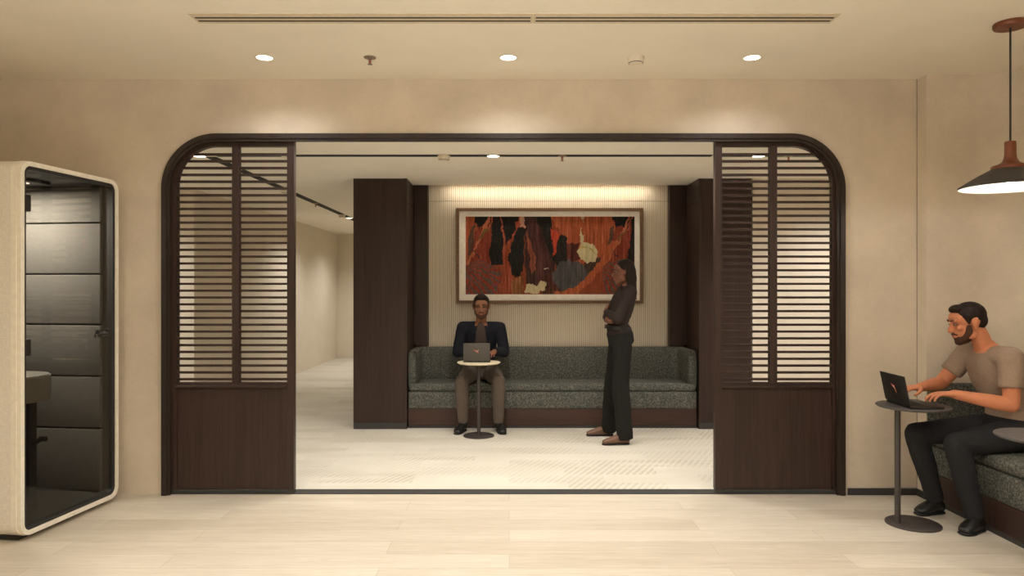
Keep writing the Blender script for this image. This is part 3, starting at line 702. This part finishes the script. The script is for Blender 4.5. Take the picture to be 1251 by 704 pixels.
# ------------------------------------------------------------------ phone booth
TH = math.radians(6.6)
t = thing('phone_booth', 'beige office phone booth with smoked glass door and ivory frame', 'phone booth', (-2.668, 3.835, 0), -TH)
D, W_, Z0, Z1, R_ = 0.805, 0.95, 0.03, 2.105, 0.075
out = rrect(0, D, Z0, Z1, R_)
def off(d, rmin=0.02): return rrect(d, D - d, Z0 + d, Z1 - d, max(rmin, R_ - d))
b = MB(); b.ring(out, off(0.030), -W_, -0.02, 'x'); b.prism(off(0.001), -W_ - 0.03, -W_, 'x'); b.build('shell', M['booth'], t, smooth=40)
b = MB(); b.ring(off(0.030), off(0.040), -W_ + 0.002, -0.045, 'x'); b.prism(off(0.031), -W_ + 0.001, -W_ + 0.012, 'x'); b.build('lining', M['booth_dark'], t, smooth=40)
b = MB(); b.ring(off(0.002), off(0.028), -0.0198, 0.006, 'x'); b.ring(off(-0.001), off(0.006), -0.05, -0.0195, 'x'); b.build('door_surround', M['booth_frame'], t, smooth=40)
b = MB(); b.ring(off(0.028), off(0.048), -0.044, -0.002, 'x'); dr = b.build('door', M['booth_dark'], t, smooth=40)
b = MB(); b.prism(off(0.046), -0.022, -0.014, 'x'); b.build('glass', M['glass'], dr)
b = MB(); b.box(-0.034, 0.004, 0.632, 0.735, 1.085, 1.135, 0.003); lk = b.build('lock_case', M['black'], dr)
b = MB(); b.tube((0.002, 0.655, 1.108), (0.045, 0.655, 1.108), 0.011, 14); b.tube((0.040, 0.660, 1.108), (0.040, 0.545, 1.104), 0.009, 14); b.build('handle', M['black'], lk, smooth=50)
b = MB(); b.tube((0.004, 0.655, 1.108), (0.012, 0.655, 1.108), 0.021, 20); b.build('handle_rosette', M['steel'], lk, smooth=50)
b = MB(); b.tube((0.040, 0.549, 1.104), (0.040, 0.537, 1.1035), 0.0092, 14); b.build('handle_tip', M['steel'], lk, smooth=50)
for z in (1.87, 1.07):
    b = MB(); b.box(-0.036, 0.006, 0.034, 0.075, z - 0.046, z + 0.046, 0.004); b.build('hinge', M['black'], dr)
edges = [0.075, 0.484, 0.824, 1.160, 1.490, 1.824, 2.062]
for z0, z1 in zip(edges, edges[1:]):
    b = MB(); b.box(-W_ + 0.013, -0.075, D - 0.068, D - 0.041, z0 + 0.004, z1 - 0.004, 0.006, 3); b.build('felt_panel', M['felt'], t, smooth=50)
for z0, z1 in zip(edges, edges[1:]):
    b = MB(); b.box(-W_ + 0.014, -W_ + 0.04, 0.045, D - 0.07, z0 + 0.004, z1 - 0.004, 0.006, 3); b.build('felt_panel', M['felt'], t, smooth=50)
b = MB(); b.box(-0.75, -0.28, 0.22, 0.56, 2.045, 2.064, 0.003); cl = b.build('ceiling_panel', M['booth_dark'], t)
b = MB(); b.box(-0.70, -0.33, 0.35, 0.45, 2.039, 2.046); b.build('light_strip', emit('booth_light', (255, 240, 220), 2.0), cl)
l = bpy.data.lights.new('booth_glow', 'AREA'); l.shape = 'RECTANGLE'; l.size = 0.36; l.size_y = 0.10; l.energy = 27.0; l.color = (1.0, 0.93, 0.82)
o = bpy.data.objects.new('booth_glow', l); COL.objects.link(o); o.parent = t; o.location = (-0.515, 0.40, 2.036)
pts = [(-W_ + 0.041, 0.12), (-0.40, 0.12)] + [(-0.40 + 0.23 * math.sin(a), 0.35 - 0.23 * math.cos(a)) for a in [PI * k / 24 for k in range(1, 24)]] + [(-0.40, 0.58), (-W_ + 0.041, 0.58)]
b = MB(); b.prism(pts, 0.722, 0.868, 'z'); pts2 = [(-W_ + 0.041 + (x + W_ - 0.041) * 0.985, 0.35 + (y - 0.35) * 0.98) for x, y in pts]; b.prism(pts2, 0.868, 0.874, 'z'); wt = b.build('worktable', M['booth_tbl'], t, smooth=35)
b = MB(); b.box(-0.272, -0.218, 0.32, 0.38, 0.055, 0.722, 0.006); b.build('table_leg', M['booth_dark'], wt)
b = MB(); b.tube((-0.225, 0.35, 0.465), (-0.165, 0.35, 0.50), 0.014, 12); b.tube((-0.172, 0.35, 0.50), (-0.135, 0.35, 0.50), 0.016, 12); b.build('foot_rest', M['booth_dark'], wt)
b = MB(); b.box(-W_ + 0.05, -0.06, 0.06, D - 0.06, 0.0, 0.031); b.build('plinth', M['booth_dark'], t)

# ------------------------------------------------------------------ people
def v3(*a): return np.array(a, float)
def unit(a): return a / (np.linalg.norm(a) + 1e-9)

class Soft:
    """Rounded limbs and lumps gathered as closed shells, then fused into one continuous skin."""
    def __init__(self): self.V = []; self.Fc = []
    def _add(self, V, Fc): k = len(self.V); self.V += [tuple(p) for p in V]; self.Fc += [tuple(i + k for i in f) for f in Fc]
    def limb(self, pts, rad, side, n=20, sub=4, cap=1.0):
        """pts: path; rad: (a,b) or r per point, a along the side vector; rounded ends."""
        P = [np.array(p, float) for p in pts]; R = [np.array((r, r) if np.isscalar(r) else r, float) for r in rad]
        def cr(A, i, u):
            p0, p1, p2, p3 = A[max(i - 1, 0)], A[i], A[i + 1], A[min(i + 2, len(A) - 1)]
            return 0.5 * (2 * p1 + (p2 - p0) * u + (2 * p0 - 5 * p1 + 4 * p2 - p3) * u * u + (3 * p1 - p0 - 3 * p2 + p3) * u ** 3)
        Q, S = [], []
        for i in range(len(P) - 1):
            for k in range(sub): Q.append(cr(P, i, k / sub)); S.append(np.maximum(cr(R, i, k / sub), 0.003))
        Q.append(P[-1]); S.append(R[-1])
        T = [unit(Q[min(i + 1, len(Q) - 1)] - Q[max(i - 1, 0)]) for i in range(len(Q))]
        rows = []
        def row(c, tng, r): 
            s = np.array(side, float); s = unit(s - tng * s.dot(tng)); w_ = np.cross(tng, s)
            rows.append([c + s * r[0] * math.cos(2 * PI * k / n) + w_ * r[1] * math.sin(2 * PI * k / n) for k in range(n)])
        for a in (80, 55, 28): q = math.radians(a); row(Q[0] - T[0] * S[0].mean() * cap * math.sin(q), T[0], S[0] * math.cos(q))
        for c, tg, r in zip(Q, T, S): row(c, tg, r)
        for a in (28, 55, 80): q = math.radians(a); row(Q[-1] + T[-1] * S[-1].mean() * cap * math.sin(q), T[-1], S[-1] * math.cos(q))
        V = [p for r in rows for p in r]; Fc = []
        for i in range(len(rows) - 1):
            for k in range(n): Fc.append((i * n + k, i * n + (k + 1) % n, (i + 1) * n + (k + 1) % n, (i + 1) * n + k))
        Fc.append(tuple(range(n))[::-1]); Fc.append(tuple((len(rows) - 1) * n + k for k in range(n))); self._add(V, Fc)
    def ball(self, c, r, B=None, nu=20, nv=12):
        """Ellipsoid; B holds the three axis directions as columns."""
        B = np.eye(3) if B is None else B; r = np.array(r, float); V = []; Fc = []
        for j in range(1, nv):
            ph = PI * j / nv
            for i in range(nu):
                a = 2 * PI * i / nu; V.append(np.array(c) + B @ (r * np.array((math.sin(ph) * math.cos(a), math.sin(ph) * math.sin(a), math.cos(ph)))))
        for j in range(nv - 2):
            for i in range(nu): Fc.append((j * nu + i, (j + 1) * nu + i, (j + 1) * nu + (i + 1) % nu, j * nu + (i + 1) % nu))
        V.append(np.array(c) + B @ (r * np.array((0, 0, 1)))); V.append(np.array(c) - B @ (r * np.array((0, 0, 1)))); k = len(V)
        for i in range(nu): Fc.append((k - 2, i, (i + 1) % nu)); Fc.append((k - 1, (nv - 2) * nu + (i + 1) % nu, (nv - 2) * nu + i))
        self._add(V, Fc)
    def fuse(self, name, mat, parent, voxel=0.005, smooth=4, clamp=None, wrinkle=0.0):
        base = np.array(parent.location)
        me = bpy.data.meshes.new('tmp'); me.from_pydata([tuple(np.array(p) - base) for p in self.V], [], self.Fc)
        bm = bmesh.new(); bm.from_mesh(me); bmesh.ops.recalc_face_normals(bm, faces=bm.faces[:]); bm.to_mesh(me); bm.free()
        o = bpy.data.objects.new('tmp', me); COL.objects.link(o)
        r = o.modifiers.new('r', 'REMESH'); r.mode = 'VOXEL'; r.voxel_size = voxel; r.adaptivity = 0
        s = o.modifiers.new('s', 'SMOOTH'); s.factor = 0.5; s.iterations = smooth
        if wrinkle:
            tx = bpy.data.textures.get('folds') or bpy.data.textures.new('folds', 'CLOUDS'); tx.noise_scale = 0.09; tx.noise_depth = 2
            d = o.modifiers.new('d', 'DISPLACE'); d.texture = tx; d.strength = wrinkle; d.mid_level = 0.5; d.texture_coords = 'LOCAL'
        dg = bpy.context.evaluated_depsgraph_get(); m2 = bpy.data.meshes.new_from_object(o.evaluated_get(dg))
        bpy.data.objects.remove(o); bpy.data.meshes.remove(me)
        if clamp:
            for vv in m2.vertices:
                p = np.array(vv.co) + base; q = clamp(p); vv.co = tuple(q - base)
        m2.name = name; m2.materials.clear(); m2.materials.append(mat)
        for p in m2.polygons: p.use_smooth = True
        ob = bpy.data.objects.new(name, m2); COL.objects.link(ob); ob.parent = parent
        return ob

def head_frame(fwd, up):
    f = unit(fwd); x = unit(np.cross(f, up)); u = np.cross(x, f); return np.stack([x, f, u], 1)   # columns: right, forward, up

def add_head(S, c, B, s=1.0):
    P = lambda x, y, z: c + B @ (np.array((x, y, z)) * s)
    E = lambda ctr, r, T=None: S.ball(P(*ctr), np.array(r) * s, B if T is None else B @ T)
    E((0, -0.012, 0.035), (0.075, 0.094, 0.082)); E((0, 0.025, -0.030), (0.061, 0.066, 0.076)); E((0, 0.040, -0.070), (0.046, 0.046, 0.040))
    E((0, 0.066, -0.096), (0.024, 0.022, 0.018)); E((0, 0.060, 0.045), (0.060, 0.028, 0.040))
    S.limb([P(0, 0.084, 0.020), P(0, 0.095, 0.0), P(0, 0.103, -0.022)], [0.0085 * s, 0.0105 * s, 0.014 * s], B[:, 0], 12)
    E((0.011, 0.096, -0.027), (0.0085, 0.010, 0.007)); E((-0.011, 0.096, -0.027), (0.0085, 0.010, 0.007))
    for q in (-1, 1):
        E((q * 0.030, 0.080, 0.033), (0.026, 0.012, 0.008)); E((q * 0.041, 0.064, -0.012), (0.021, 0.020, 0.018))
        E((q * 0.051, 0.012, -0.062), (0.014, 0.034, 0.026))
        S.limb([P(q * 0.074, -0.006, -0.026), P(q * 0.080, -0.012, 0.0), P(q * 0.080, -0.020, 0.026)], [0.008 * s, 0.009 * s, 0.011 * s], B[:, 1], 12)
        E((q * 0.079, -0.010, 0.004), (0.007, 0.018, 0.030))
    E((0, 0.088, -0.052), (0.023, 0.012, 0.0055)); E((0, 0.086, -0.063), (0.020, 0.012, 0.006))

def face_parts(root, c, B, s=1.0, brow=True):
    P = lambda x, y, z: c + B @ (np.array((x, y, z)) * s)
    for q in (-1, 1):
        S = Soft(); S.ball(P(q * 0.031, 0.0775, 0.013), np.array((0.0120, 0.0105, 0.0070)) * s, B); e = S.fuse('eye', M['eye_w'], root, 0.0022, 1)
        S = Soft(); S.ball(P(q * 0.031, 0.0866, 0.0125), np.array((0.0056, 0.0028, 0.0056)) * s, B); i = S.fuse('iris', M['eye_d'], root, 0.0012, 1)
        i.parent = e
        if brow:
            S = Soft(); S.limb([P(q * 0.014, 0.0925, 0.035), P(q * 0.032, 0.0915, 0.040), P(q * 0.050, 0.078, 0.034)], [0.0035 * s, 0.004 * s, 0.003 * s], B[:, 0], 10); S.fuse('eyebrow', M['hair'], root, 0.0022, 1)
    S = Soft(); S.ball(P(0, 0.0895, -0.052), np.array((0.021, 0.0115, 0.0045)) * s, B); S.ball(P(0, 0.0875, -0.0625), np.array((0.018, 0.0115, 0.005)) * s, B); S.fuse('lips', M['lips'], root, 0.0022, 2)

def add_hand(S, wrist, d, nrm, thumb, curl=(0.25, 0.5, 0.5), s=1.0):
    """d: towards the fingertips, nrm: out of the back of the hand, thumb: side the thumb leaves on."""
    d, nrm = unit(d), unit(nrm - d * np.dot(nrm, d)); th = unit(thumb - d * np.dot(thumb, d) - nrm * np.dot(thumb, nrm)); w_ = wrist
    S.limb([w_ - d * 0.02, w_ + d * 0.012 * s, w_ + d * 0.045 * s, w_ + d * 0.082 * s], [(0.026, 0.020), (0.030, 0.019), (0.040 * s, 0.016), (0.040 * s, 0.013)], th, 20, 4, 0.5)
    for k, (off_, L) in enumerate(((0.031, 0.072), (0.0105, 0.081), (-0.0105, 0.075), (-0.031, 0.060))):
        p = w_ + d * (0.083 - 0.004 * abs(k - 1)) * s + th * off_ * s; pts = [p - d * 0.012]; a = 0.0; cur = p; pts.append(p)
        spread = th * off_ * 1.2
        for j, fr in enumerate((0.44, 0.31, 0.25)):
            a += curl[j] * (1 + 0.12 * k); dr = unit(d * math.cos(a) - nrm * math.sin(a) + spread); cur = cur + dr * L * fr * s; pts.append(cur)
        S.limb(pts, [0.0090 * s, 0.0088 * s, 0.0082 * s, 0.0076 * s, 0.0064 * s], th, 12, 4)
    p = w_ + d * 0.022 * s + th * 0.026 * s - nrm * 0.004; q = p + unit(th * 0.8 + d * 0.75 - nrm * 0.25) * 0.040 * s; r = q + unit(th * 0.35 + d * 0.95 - nrm * 0.4) * 0.030 * s; e = r + unit(d - nrm * 0.5) * 0.022 * s
    S.limb([p - th * 0.012, p, q, r, e], [0.013 * s, 0.014 * s, 0.0108 * s, 0.0095 * s, 0.0075 * s], nrm, 12, 4)

def person(loc, label, J, mats, hair, voxel=0.0035, skirt=0.0):
    """J holds the joints in world space. Returns the root Empty with one continuous body and clothing over it."""
    t = thing('person', label, 'person', loc)
    side = unit(J['shR'] - J['shL']); s = J.get('s', 1.0); fem = J.get('fem', False); clamp = J.get('clamp')
    sp = J['spine']                                         # pelvis, waist, chest, upper chest, neck base
    tw = [(.150, .105), (.128, .092), (.150, .105), (.150, .088), (.055, .052)] if not fem else [(.150, .105), (.108, .082), (.128, .098), (.132, .078), (.044, .044)]
    S = Soft()
    S.limb(sp, tw, side, 28, 5, 0.6)
    hc, B = J['head'], head_frame(J['look'], J.get('up', v3(0, 0, 1)))
    S.limb([sp[-1] - v3(0, 0, 0.03), (sp[-1] + hc) / 2 - B[:, 1] * 0.01, hc - B[:, 1] * 0.02 - B[:, 2] * 0.03], [0.054 if not fem else 0.046, 0.051 if not fem else 0.044, 0.052 if not fem else 0.046], side, 20)
    add_head(S, hc, B, s)
    ua = 1.0 if not fem else 0.82
    for k in 'LR':
        sh, el, wr = J['sh' + k], J['el' + k], J['wr' + k]; hd = unit(wr - el)
        S.limb([sp[3] + (sh - sp[3]) * 0.45, sh], [(0.062 * ua, 0.062 * ua), 0.056 * ua], v3(0, 0, 1), 18)
        S.limb([sh, sh + (el - sh) * 0.4, el], [0.056 * ua, 0.050 * ua, 0.040 * ua], np.cross(el - sh, wr - el), 18)
        S.limb([el, el + (wr - el) * 0.3, el + (wr - el) * 0.75, wr], [0.040 * ua, 0.042 * ua, 0.032 * ua, 0.026 * ua], np.cross(el - sh, wr - el), 18)
        dH, nH, tH = J['hand' + k]; add_hand(S, wr, dH, nH, tH, J.get('curl' + k, (0.25, 0.5, 0.5)), 1.0 if not fem else 0.9)
        hp, kn, an, toe, heel = J['hip' + k], J['kn' + k], J['an' + k], J['toe' + k], J['heel' + k]
        lr = 1.0 if not fem else 0.95; ls = np.cross(kn - hp, an - kn); ls = side if np.linalg.norm(ls) < 0.01 else ls
        S.limb([hp, hp + (kn - hp) * 0.35, kn], [0.084 * lr, 0.078 * lr, 0.055 * lr], ls, 22)
        S.limb([kn, kn + (an - kn) * 0.3, kn + (an - kn) * 0.75, an], [0.053 * lr, 0.056 * lr, 0.040 * lr, 0.035 * lr], ls, 20)
        tq = heel + (toe - heel) * 0.80
        S.limb([heel + v3(0, 0, 0.045), (heel + tq) / 2 + v3(0, 0, 0.044), tq + v3(0, 0, 0.034)], [(0.024, 0.026), (0.028, 0.022), (0.024, 0.012)], np.cross(toe - heel, v3(0, 0, 1)), 18, 4, 0.7)
    body = S.fuse('body', mats['skin'], t, voxel, 4, clamp)
    body['label'] = 'body with face, arms and hands'
    # shirt or jacket over torso and sleeves
    g = 0.011; S = Soft()
    top = [np.array(r_) + g for r_ in tw[:4]] + [np.array((tw[4][0] + 0.012, tw[4][1] + 0.012))]
    sp2 = list(sp); sp2[0] = sp[0] + (sp[1] - sp[0]) * J.get('hem', 0.15); sp2[4] = sp[4] - (sp[4] - sp[3]) * 0.22
    S.limb(sp2, top, side, 28, 5, 0.25)
    for k in 'LR':
        sh, el, wr = J['sh' + k], J['el' + k], J['wr' + k]; q = J['sleeve']
        S.limb([sp[3] + (sh - sp[3]) * 0.3, sh], [(0.075 * ua, 0.070 * ua), 0.067 * ua], v3(0, 0, 1), 18)
        if q <= 1: S.limb([sh, sh + (el - sh) * q * 0.5, sh + (el - sh) * q], [0.067 * ua, 0.066 * ua, 0.063 * ua], np.cross(el - sh, wr - el), 18, 4, 0.15)
        else:
            S.limb([sh, sh + (el - sh) * 0.5, el], [0.067 * ua, 0.060 * ua, 0.054 * ua], np.cross(el - sh, wr - el), 18)
            S.limb([el, el + (wr - el) * 0.4, el + (wr - el) * 0.93], [0.054 * ua, 0.049 * ua, 0.038 * ua], np.cross(el - sh, wr - el), 18, 4, 0.15)
    S.fuse(mats['top_name'], mats['top'], t, 0.006, 5, clamp, 0.012)
    # trousers
    S = Soft(); wl = J.get('wide', 0.0)
    S.limb([sp[0] - (sp[1] - sp[0]) * 0.25, sp[0] + (sp[1] - sp[0]) * 0.35, sp[0] + (sp[1] - sp[0]) * J.get('rise', 0.6)], [(tw[0][0] + 0.008, tw[0][1] + 0.012), (tw[0][0] + 0.006, tw[0][1] + 0.010), (tw[1][0] + 0.016, tw[1][1] + 0.016)], side, 28, 5, 0.3)
    for k in 'LR':
        hp, kn, an = J['hip' + k], J['kn' + k], J['an' + k]; lr = 1.0 if not fem else 0.97; ls = np.cross(kn - hp, an - kn); ls = side if np.linalg.norm(ls) < 0.01 else ls
        S.limb([hp, hp + (kn - hp) * 0.35, hp + (kn - hp) * 0.8, kn], [0.093 * lr, 0.088 * lr, 0.070 * lr + wl * .6, 0.066 * lr + wl], ls, 22)
        S.limb([kn, kn + (an - kn) * 0.3, kn + (an - kn) * 0.7, an + (an - kn) * J.get('drop', -0.05)], [0.066 * lr + wl, 0.066 * lr + wl, 0.056 * lr + wl * 1.3, 0.050 * lr + wl * 1.7], ls, 20, 4, 0.15)
    S.fuse('trousers', mats['legs'], t, 0.006, 5, clamp, 0.012)
    for k in 'LR':
        toe, heel, an = J['toe' + k], J['heel' + k], J['an' + k]; S = Soft(); sd = np.cross(toe - heel, v3(0, 0, 1)); f = J.get('shoe', 1.0)
        S.limb([heel + v3(0, 0, 0.044), (heel * 0.6 + toe * 0.4) + v3(0, 0, 0.048), (heel * 0.25 + toe * 0.75) + v3(0, 0, 0.036), toe + v3(0, 0, 0.026)], [(0.034 * f, 0.040), (0.039 * f, 0.042), (0.045 * f, 0.030), (0.034 * f, 0.020)], sd, 18, 4, 0.6)
        if not fem: S.limb([an + v3(0, 0, -0.05), an + v3(0, 0, 0.01)], [0.045, 0.044], sd, 18, 4, 0.2)
        sh_ = S.fuse('shoe', mats['shoe'], t, 0.0045, 3, lambda p: np.array((p[0], p[1], max(p[2], 0.008))))
        S = Soft(); S.limb([heel + v3(0, 0, 0.010), (heel + toe) / 2 + v3(0, 0, 0.010), (heel * 0.25 + toe * 0.75) + v3(0, 0, 0.010), toe + v3(0, 0, 0.010)], [(0.036 * f, 0.011), (0.038 * f, 0.011), (0.046 * f, 0.011), (0.036 * f, 0.011)], sd, 18, 4, 0.9)
        so = S.fuse('sole', M['sole'], t, 0.0035, 1, lambda p: np.array((p[0], p[1], max(p[2], 0.001)))); so.parent = sh_
    hair(t, hc, B, s)
    face_parts(t, hc, B, s)
    return t

def short_hair(beard):
    def f(t, c, B, s):
        P = lambda x, y, z: c + B @ (np.array((x, y, z)) * s); S = Soft()
        S.ball(P(0, -0.020, 0.048), np.array((0.080, 0.093, 0.080)) * s, B); S.ball(P(0, -0.052, 0.010), np.array((0.066, 0.058, 0.060)) * s, B); S.ball(P(0, 0.040, 0.098), np.array((0.052, 0.040, 0.026)) * s, B)
        for q in (-1, 1): S.limb([P(q * 0.070, 0.018, 0.055), P(q * 0.071, 0.020, 0.010)], [(0.018 * s, 0.008 * s), (0.009 * s, 0.006 * s)], B[:, 1], 12)
        S.fuse('hair', M['hair'], t, 0.004, 3, None, 0.006)
        if beard:
            S = Soft(); S.ball(P(0, 0.042, -0.078), np.array((0.050, 0.048, 0.037)) * s, B); S.ball(P(0, 0.068, -0.097), np.array((0.029, 0.025, 0.021)) * s, B)
            for q in (-1, 1): S.limb([P(q * 0.064, 0.022, -0.010), P(q * 0.055, 0.030, -0.055), P(q * 0.036, 0.060, -0.085)], [(0.016 * s, 0.006 * s), (0.024 * s, 0.013 * s), (0.022 * s, 0.014 * s)], B[:, 1], 12)
            S.limb([P(-0.026, 0.082, -0.052), P(-0.012, 0.094, -0.043), P(0.012, 0.094, -0.043), P(0.026, 0.082, -0.052)], [0.005 * s] * 4, B[:, 2], 10)
            S.fuse('beard', M['beard'], t, 0.004, 2)
    return f

def long_hair(t, c, B, s):
    P = lambda x, y, z: c + B @ (np.array((x, y, z)) * s); S = Soft()
    S.ball(P(0, -0.024, 0.050), np.array((0.082, 0.094, 0.082)) * s, B); S.ball(P(0, -0.060, 0.0), np.array((0.080, 0.066, 0.085)) * s, B)
    S.limb([P(0, -0.062, 0.01), P(0, -0.080, -0.07), P(0, -0.070, -0.13), P(0, -0.068, -0.19), P(0, -0.056, -0.24)], [(0.072, 0.052), (0.080, 0.044), (0.082, 0.034), (0.074, 0.028), (0.046, 0.016)], B[:, 0], 20)
    rg = random.Random(3)
    for k in range(15):
        a = -1.75 + 3.5 * k / 14; bx_, by_ = 0.084 * math.sin(a), -0.030 - 0.066 * math.cos(a); pts = []; ph = rg.uniform(0, 6)
        for q in range(9):
            zz = 0.05 - q * (0.035 + 0.004 * math.cos(a)); fl = 1.0 + 0.012 * q; wv_ = 0.010 * min(1, q / 3) * math.sin(ph + q * 1.5)
            pts.append(P(bx_ * fl + wv_ * math.cos(a), (by_ + 0.03) * fl - 0.03 + wv_ * math.sin(a) + 0.004 * math.cos(ph + q), zz))
        S.limb(pts, [0.017, 0.018, 0.018, 0.018, 0.018, 0.017, 0.016, 0.013, 0.006], B[:, 0], 10, 3)
    S.fuse('hair', M['hair'], t, 0.004, 2, None, 0.010)

# man in taupe on the bench: faces the screen (-x)
def seat_clamp_r(p):
    q = np.array(p)
    if q[0] > 2.745 and q[2] < 0.449 and q[2] > 0.30: q[2] = 0.449
    return q
J = dict(
    spine=[v3(2.985, 4.20, 0.545), v3(2.975, 4.20, 0.70), v3(2.905, 4.20, 0.87), v3(2.865, 4.20, 0.985), v3(2.838, 4.20, 1.062)],
    head=v3(2.735, 4.20, 1.188), look=v3(-0.93, 0.16, -0.22), hem=0.1, sleeve=0.62,
    shL=v3(2.860, 4.015, 1.000), elL=v3(2.845, 3.985, 0.735), wrL=v3(2.575, 4.075, 0.785),
    shR=v3(2.855, 4.385, 0.995), elR=v3(2.72, 4.435, 0.80), wrR=v3(2.500, 4.285, 0.795),
    handL=(v3(-0.95, 0.12, 0.0), v3(0.0, 0, 1), v3(0, 1, 0)), handR=(v3(-0.9, -0.2, -0.02), v3(0, 0, 1), v3(0, -1, 0)), curlL=(0.25, 0.35, 0.25), curlR=(0.25, 0.35, 0.25),
    hipL=v3(2.955, 4.105, 0.540), knL=v3(2.575, 4.055, 0.500), anL=v3(2.675, 4.045, 0.095), heelL=v3(2.715, 4.06, 0), toeL=v3(2.575, 3.985, 0),
    hipR=v3(2.955, 4.295, 0.540), knR=v3(2.500, 4.325, 0.505), anR=v3(2.640, 4.365, 0.095), heelR=v3(2.680, 4.375, 0), toeR=v3(2.520, 4.335, 0), drop=0.02, clamp=seat_clamp_r)
person((2.75, 4.2, 0), 'bearded man in taupe t-shirt and black jeans typing on the bench', J, dict(skin=M['skin_a'], top=M['tee'], top_name='t_shirt', legs=M['jeans'], shoe=M['shoe']), short_hair(True), 0.0032)

# man in navy on the sofa: faces the camera (-y)
def seat_clamp_s(p):
    q = np.array(p)
    if q[1] > 7.008 and q[2] < 0.449 and q[2] > 0.30: q[2] = 0.449
    return q
cx = -0.283
J = dict(
    spine=[v3(cx, 7.235, 0.545), v3(cx, 7.225, 0.70), v3(cx, 7.165, 0.87), v3(cx, 7.125, 0.985), v3(cx, 7.10, 1.062)],
    head=v3(cx + 0.004, 7.05, 1.212), look=v3(0.02, -0.95, -0.16), hem=0.1, sleeve=2,
    shL=v3(cx + 0.185, 7.125, 0.995), elL=v3(cx + 0.235, 7.08, 0.755), wrL=v3(cx + 0.135, 6.875, 0.775),
    shR=v3(cx - 0.185, 7.125, 0.995), elR=v3(cx - 0.235, 7.08, 0.755), wrR=v3(cx - 0.120, 6.875, 0.775),
    handL=(v3(-0.25, -0.95, -0.02), v3(0, 0, 1), v3(-1, 0, 0)), handR=(v3(0.2, -0.95, -0.02), v3(0, 0, 1), v3(1, 0, 0)), curlL=(0.2, 0.3, 0.25), curlR=(0.2, 0.3, 0.25),
    hipL=v3(cx + 0.098, 7.205, 0.540), knL=v3(cx + 0.180, 6.80, 0.500), anL=v3(cx + 0.180, 6.855, 0.095), heelL=v3(cx + 0.182, 6.90, 0), toeL=v3(cx + 0.225, 6.715, 0),
    hipR=v3(cx - 0.098, 7.205, 0.540), knR=v3(cx - 0.172, 6.80, 0.500), anR=v3(cx - 0.165, 6.855, 0.095), heelR=v3(cx - 0.163, 6.90, 0), toeR=v3(cx - 0.215, 6.715, 0), drop=0.0, clamp=seat_clamp_s)
pm = person((cx, 7.0, 0), 'bearded man in navy jacket seated on the sofa behind a laptop', J, dict(skin=M['skin_b'], top=M['jacket'], top_name='jacket', legs=M['chino'], shoe=M['shoe']), short_hair(True), 0.004)
S = Soft(); S.limb([v3(cx, 7.112, 0.62), v3(cx, 7.092, 0.75), v3(cx, 7.046, 0.88), v3(cx, 7.028, 0.985), v3(cx, 7.035, 1.035)], [(0.062, 0.014), (0.062, 0.016), (0.058, 0.017), (0.046, 0.016), (0.030, 0.014)], v3(1, 0, 0), 20); S.fuse('shirt_front', M['tee_in'], pm, 0.005, 3)

# woman standing with folded arms: faces the corridor side (-x)
J = dict(fem=True, s=0.95,
    spine=[v3(1.02, 6.45, 0.935), v3(0.995, 6.45, 1.08), v3(1.035, 6.45, 1.24), v3(1.07, 6.45, 1.355), v3(1.078, 6.45, 1.425)],
    head=v3(1.045, 6.45, 1.540), look=v3(-0.96, -0.12, -0.08), hem=0.45, rise=0.75, sleeve=2, shoe=0.82,
    shL=v3(1.078, 6.285, 1.375), elL=v3(0.965, 6.235, 1.125), wrL=v3(0.880, 6.420, 1.185),
    shR=v3(1.070, 6.615, 1.375), elR=v3(0.930, 6.650, 1.135), wrR=v3(0.895, 6.420, 1.110),
    handL=(v3(0.15, 0.95, 0.1), v3(-1, 0, 0.15), v3(0, 0, 1)), handR=(v3(0.1, -0.95, 0.05), v3(-1, 0, 0), v3(0, 0, 1)),
    hipL=v3(1.025, 6.375, 0.92), knL=v3(1.005, 6.345, 0.50), anL=v3(1.035, 6.30, 0.09), heelL=v3(1.06, 6.30, 0), toeL=v3(0.845, 6.275, 0),
    hipR=v3(1.015, 6.525, 0.92), knR=v3(0.965, 6.575, 0.50), anR=v3(0.945, 6.665, 0.09), heelR=v3(0.97, 6.672, 0), toeR=v3(0.745, 6.655, 0), wide=0.014, drop=0.10)
pw = person((1.0, 6.45, 0), 'woman in charcoal top and black wide trousers standing with folded arms', J, dict(skin=M['skin_c'], top=M['blouse'], top_name='blouse', legs=M['slacks'], shoe=M['shoe_tan']), long_hair, 0.0038)
b = MB(); b.ring([(0.156 * math.cos(2 * PI * k / 40), 0.156 * math.sin(2 * PI * k / 40)) for k in range(40)], [(0.125 * math.cos(2 * PI * k / 40), 0.125 * math.sin(2 * PI * k / 40)) for k in range(40)], -0.016, 0.016, 'z')
be = b.build('belt', M['belt'], pw, loc=(-0.002, 0, 1.035)); be.scale = (0.78, 0.98, 1); be.rotation_euler = (0, math.radians(6), 0)
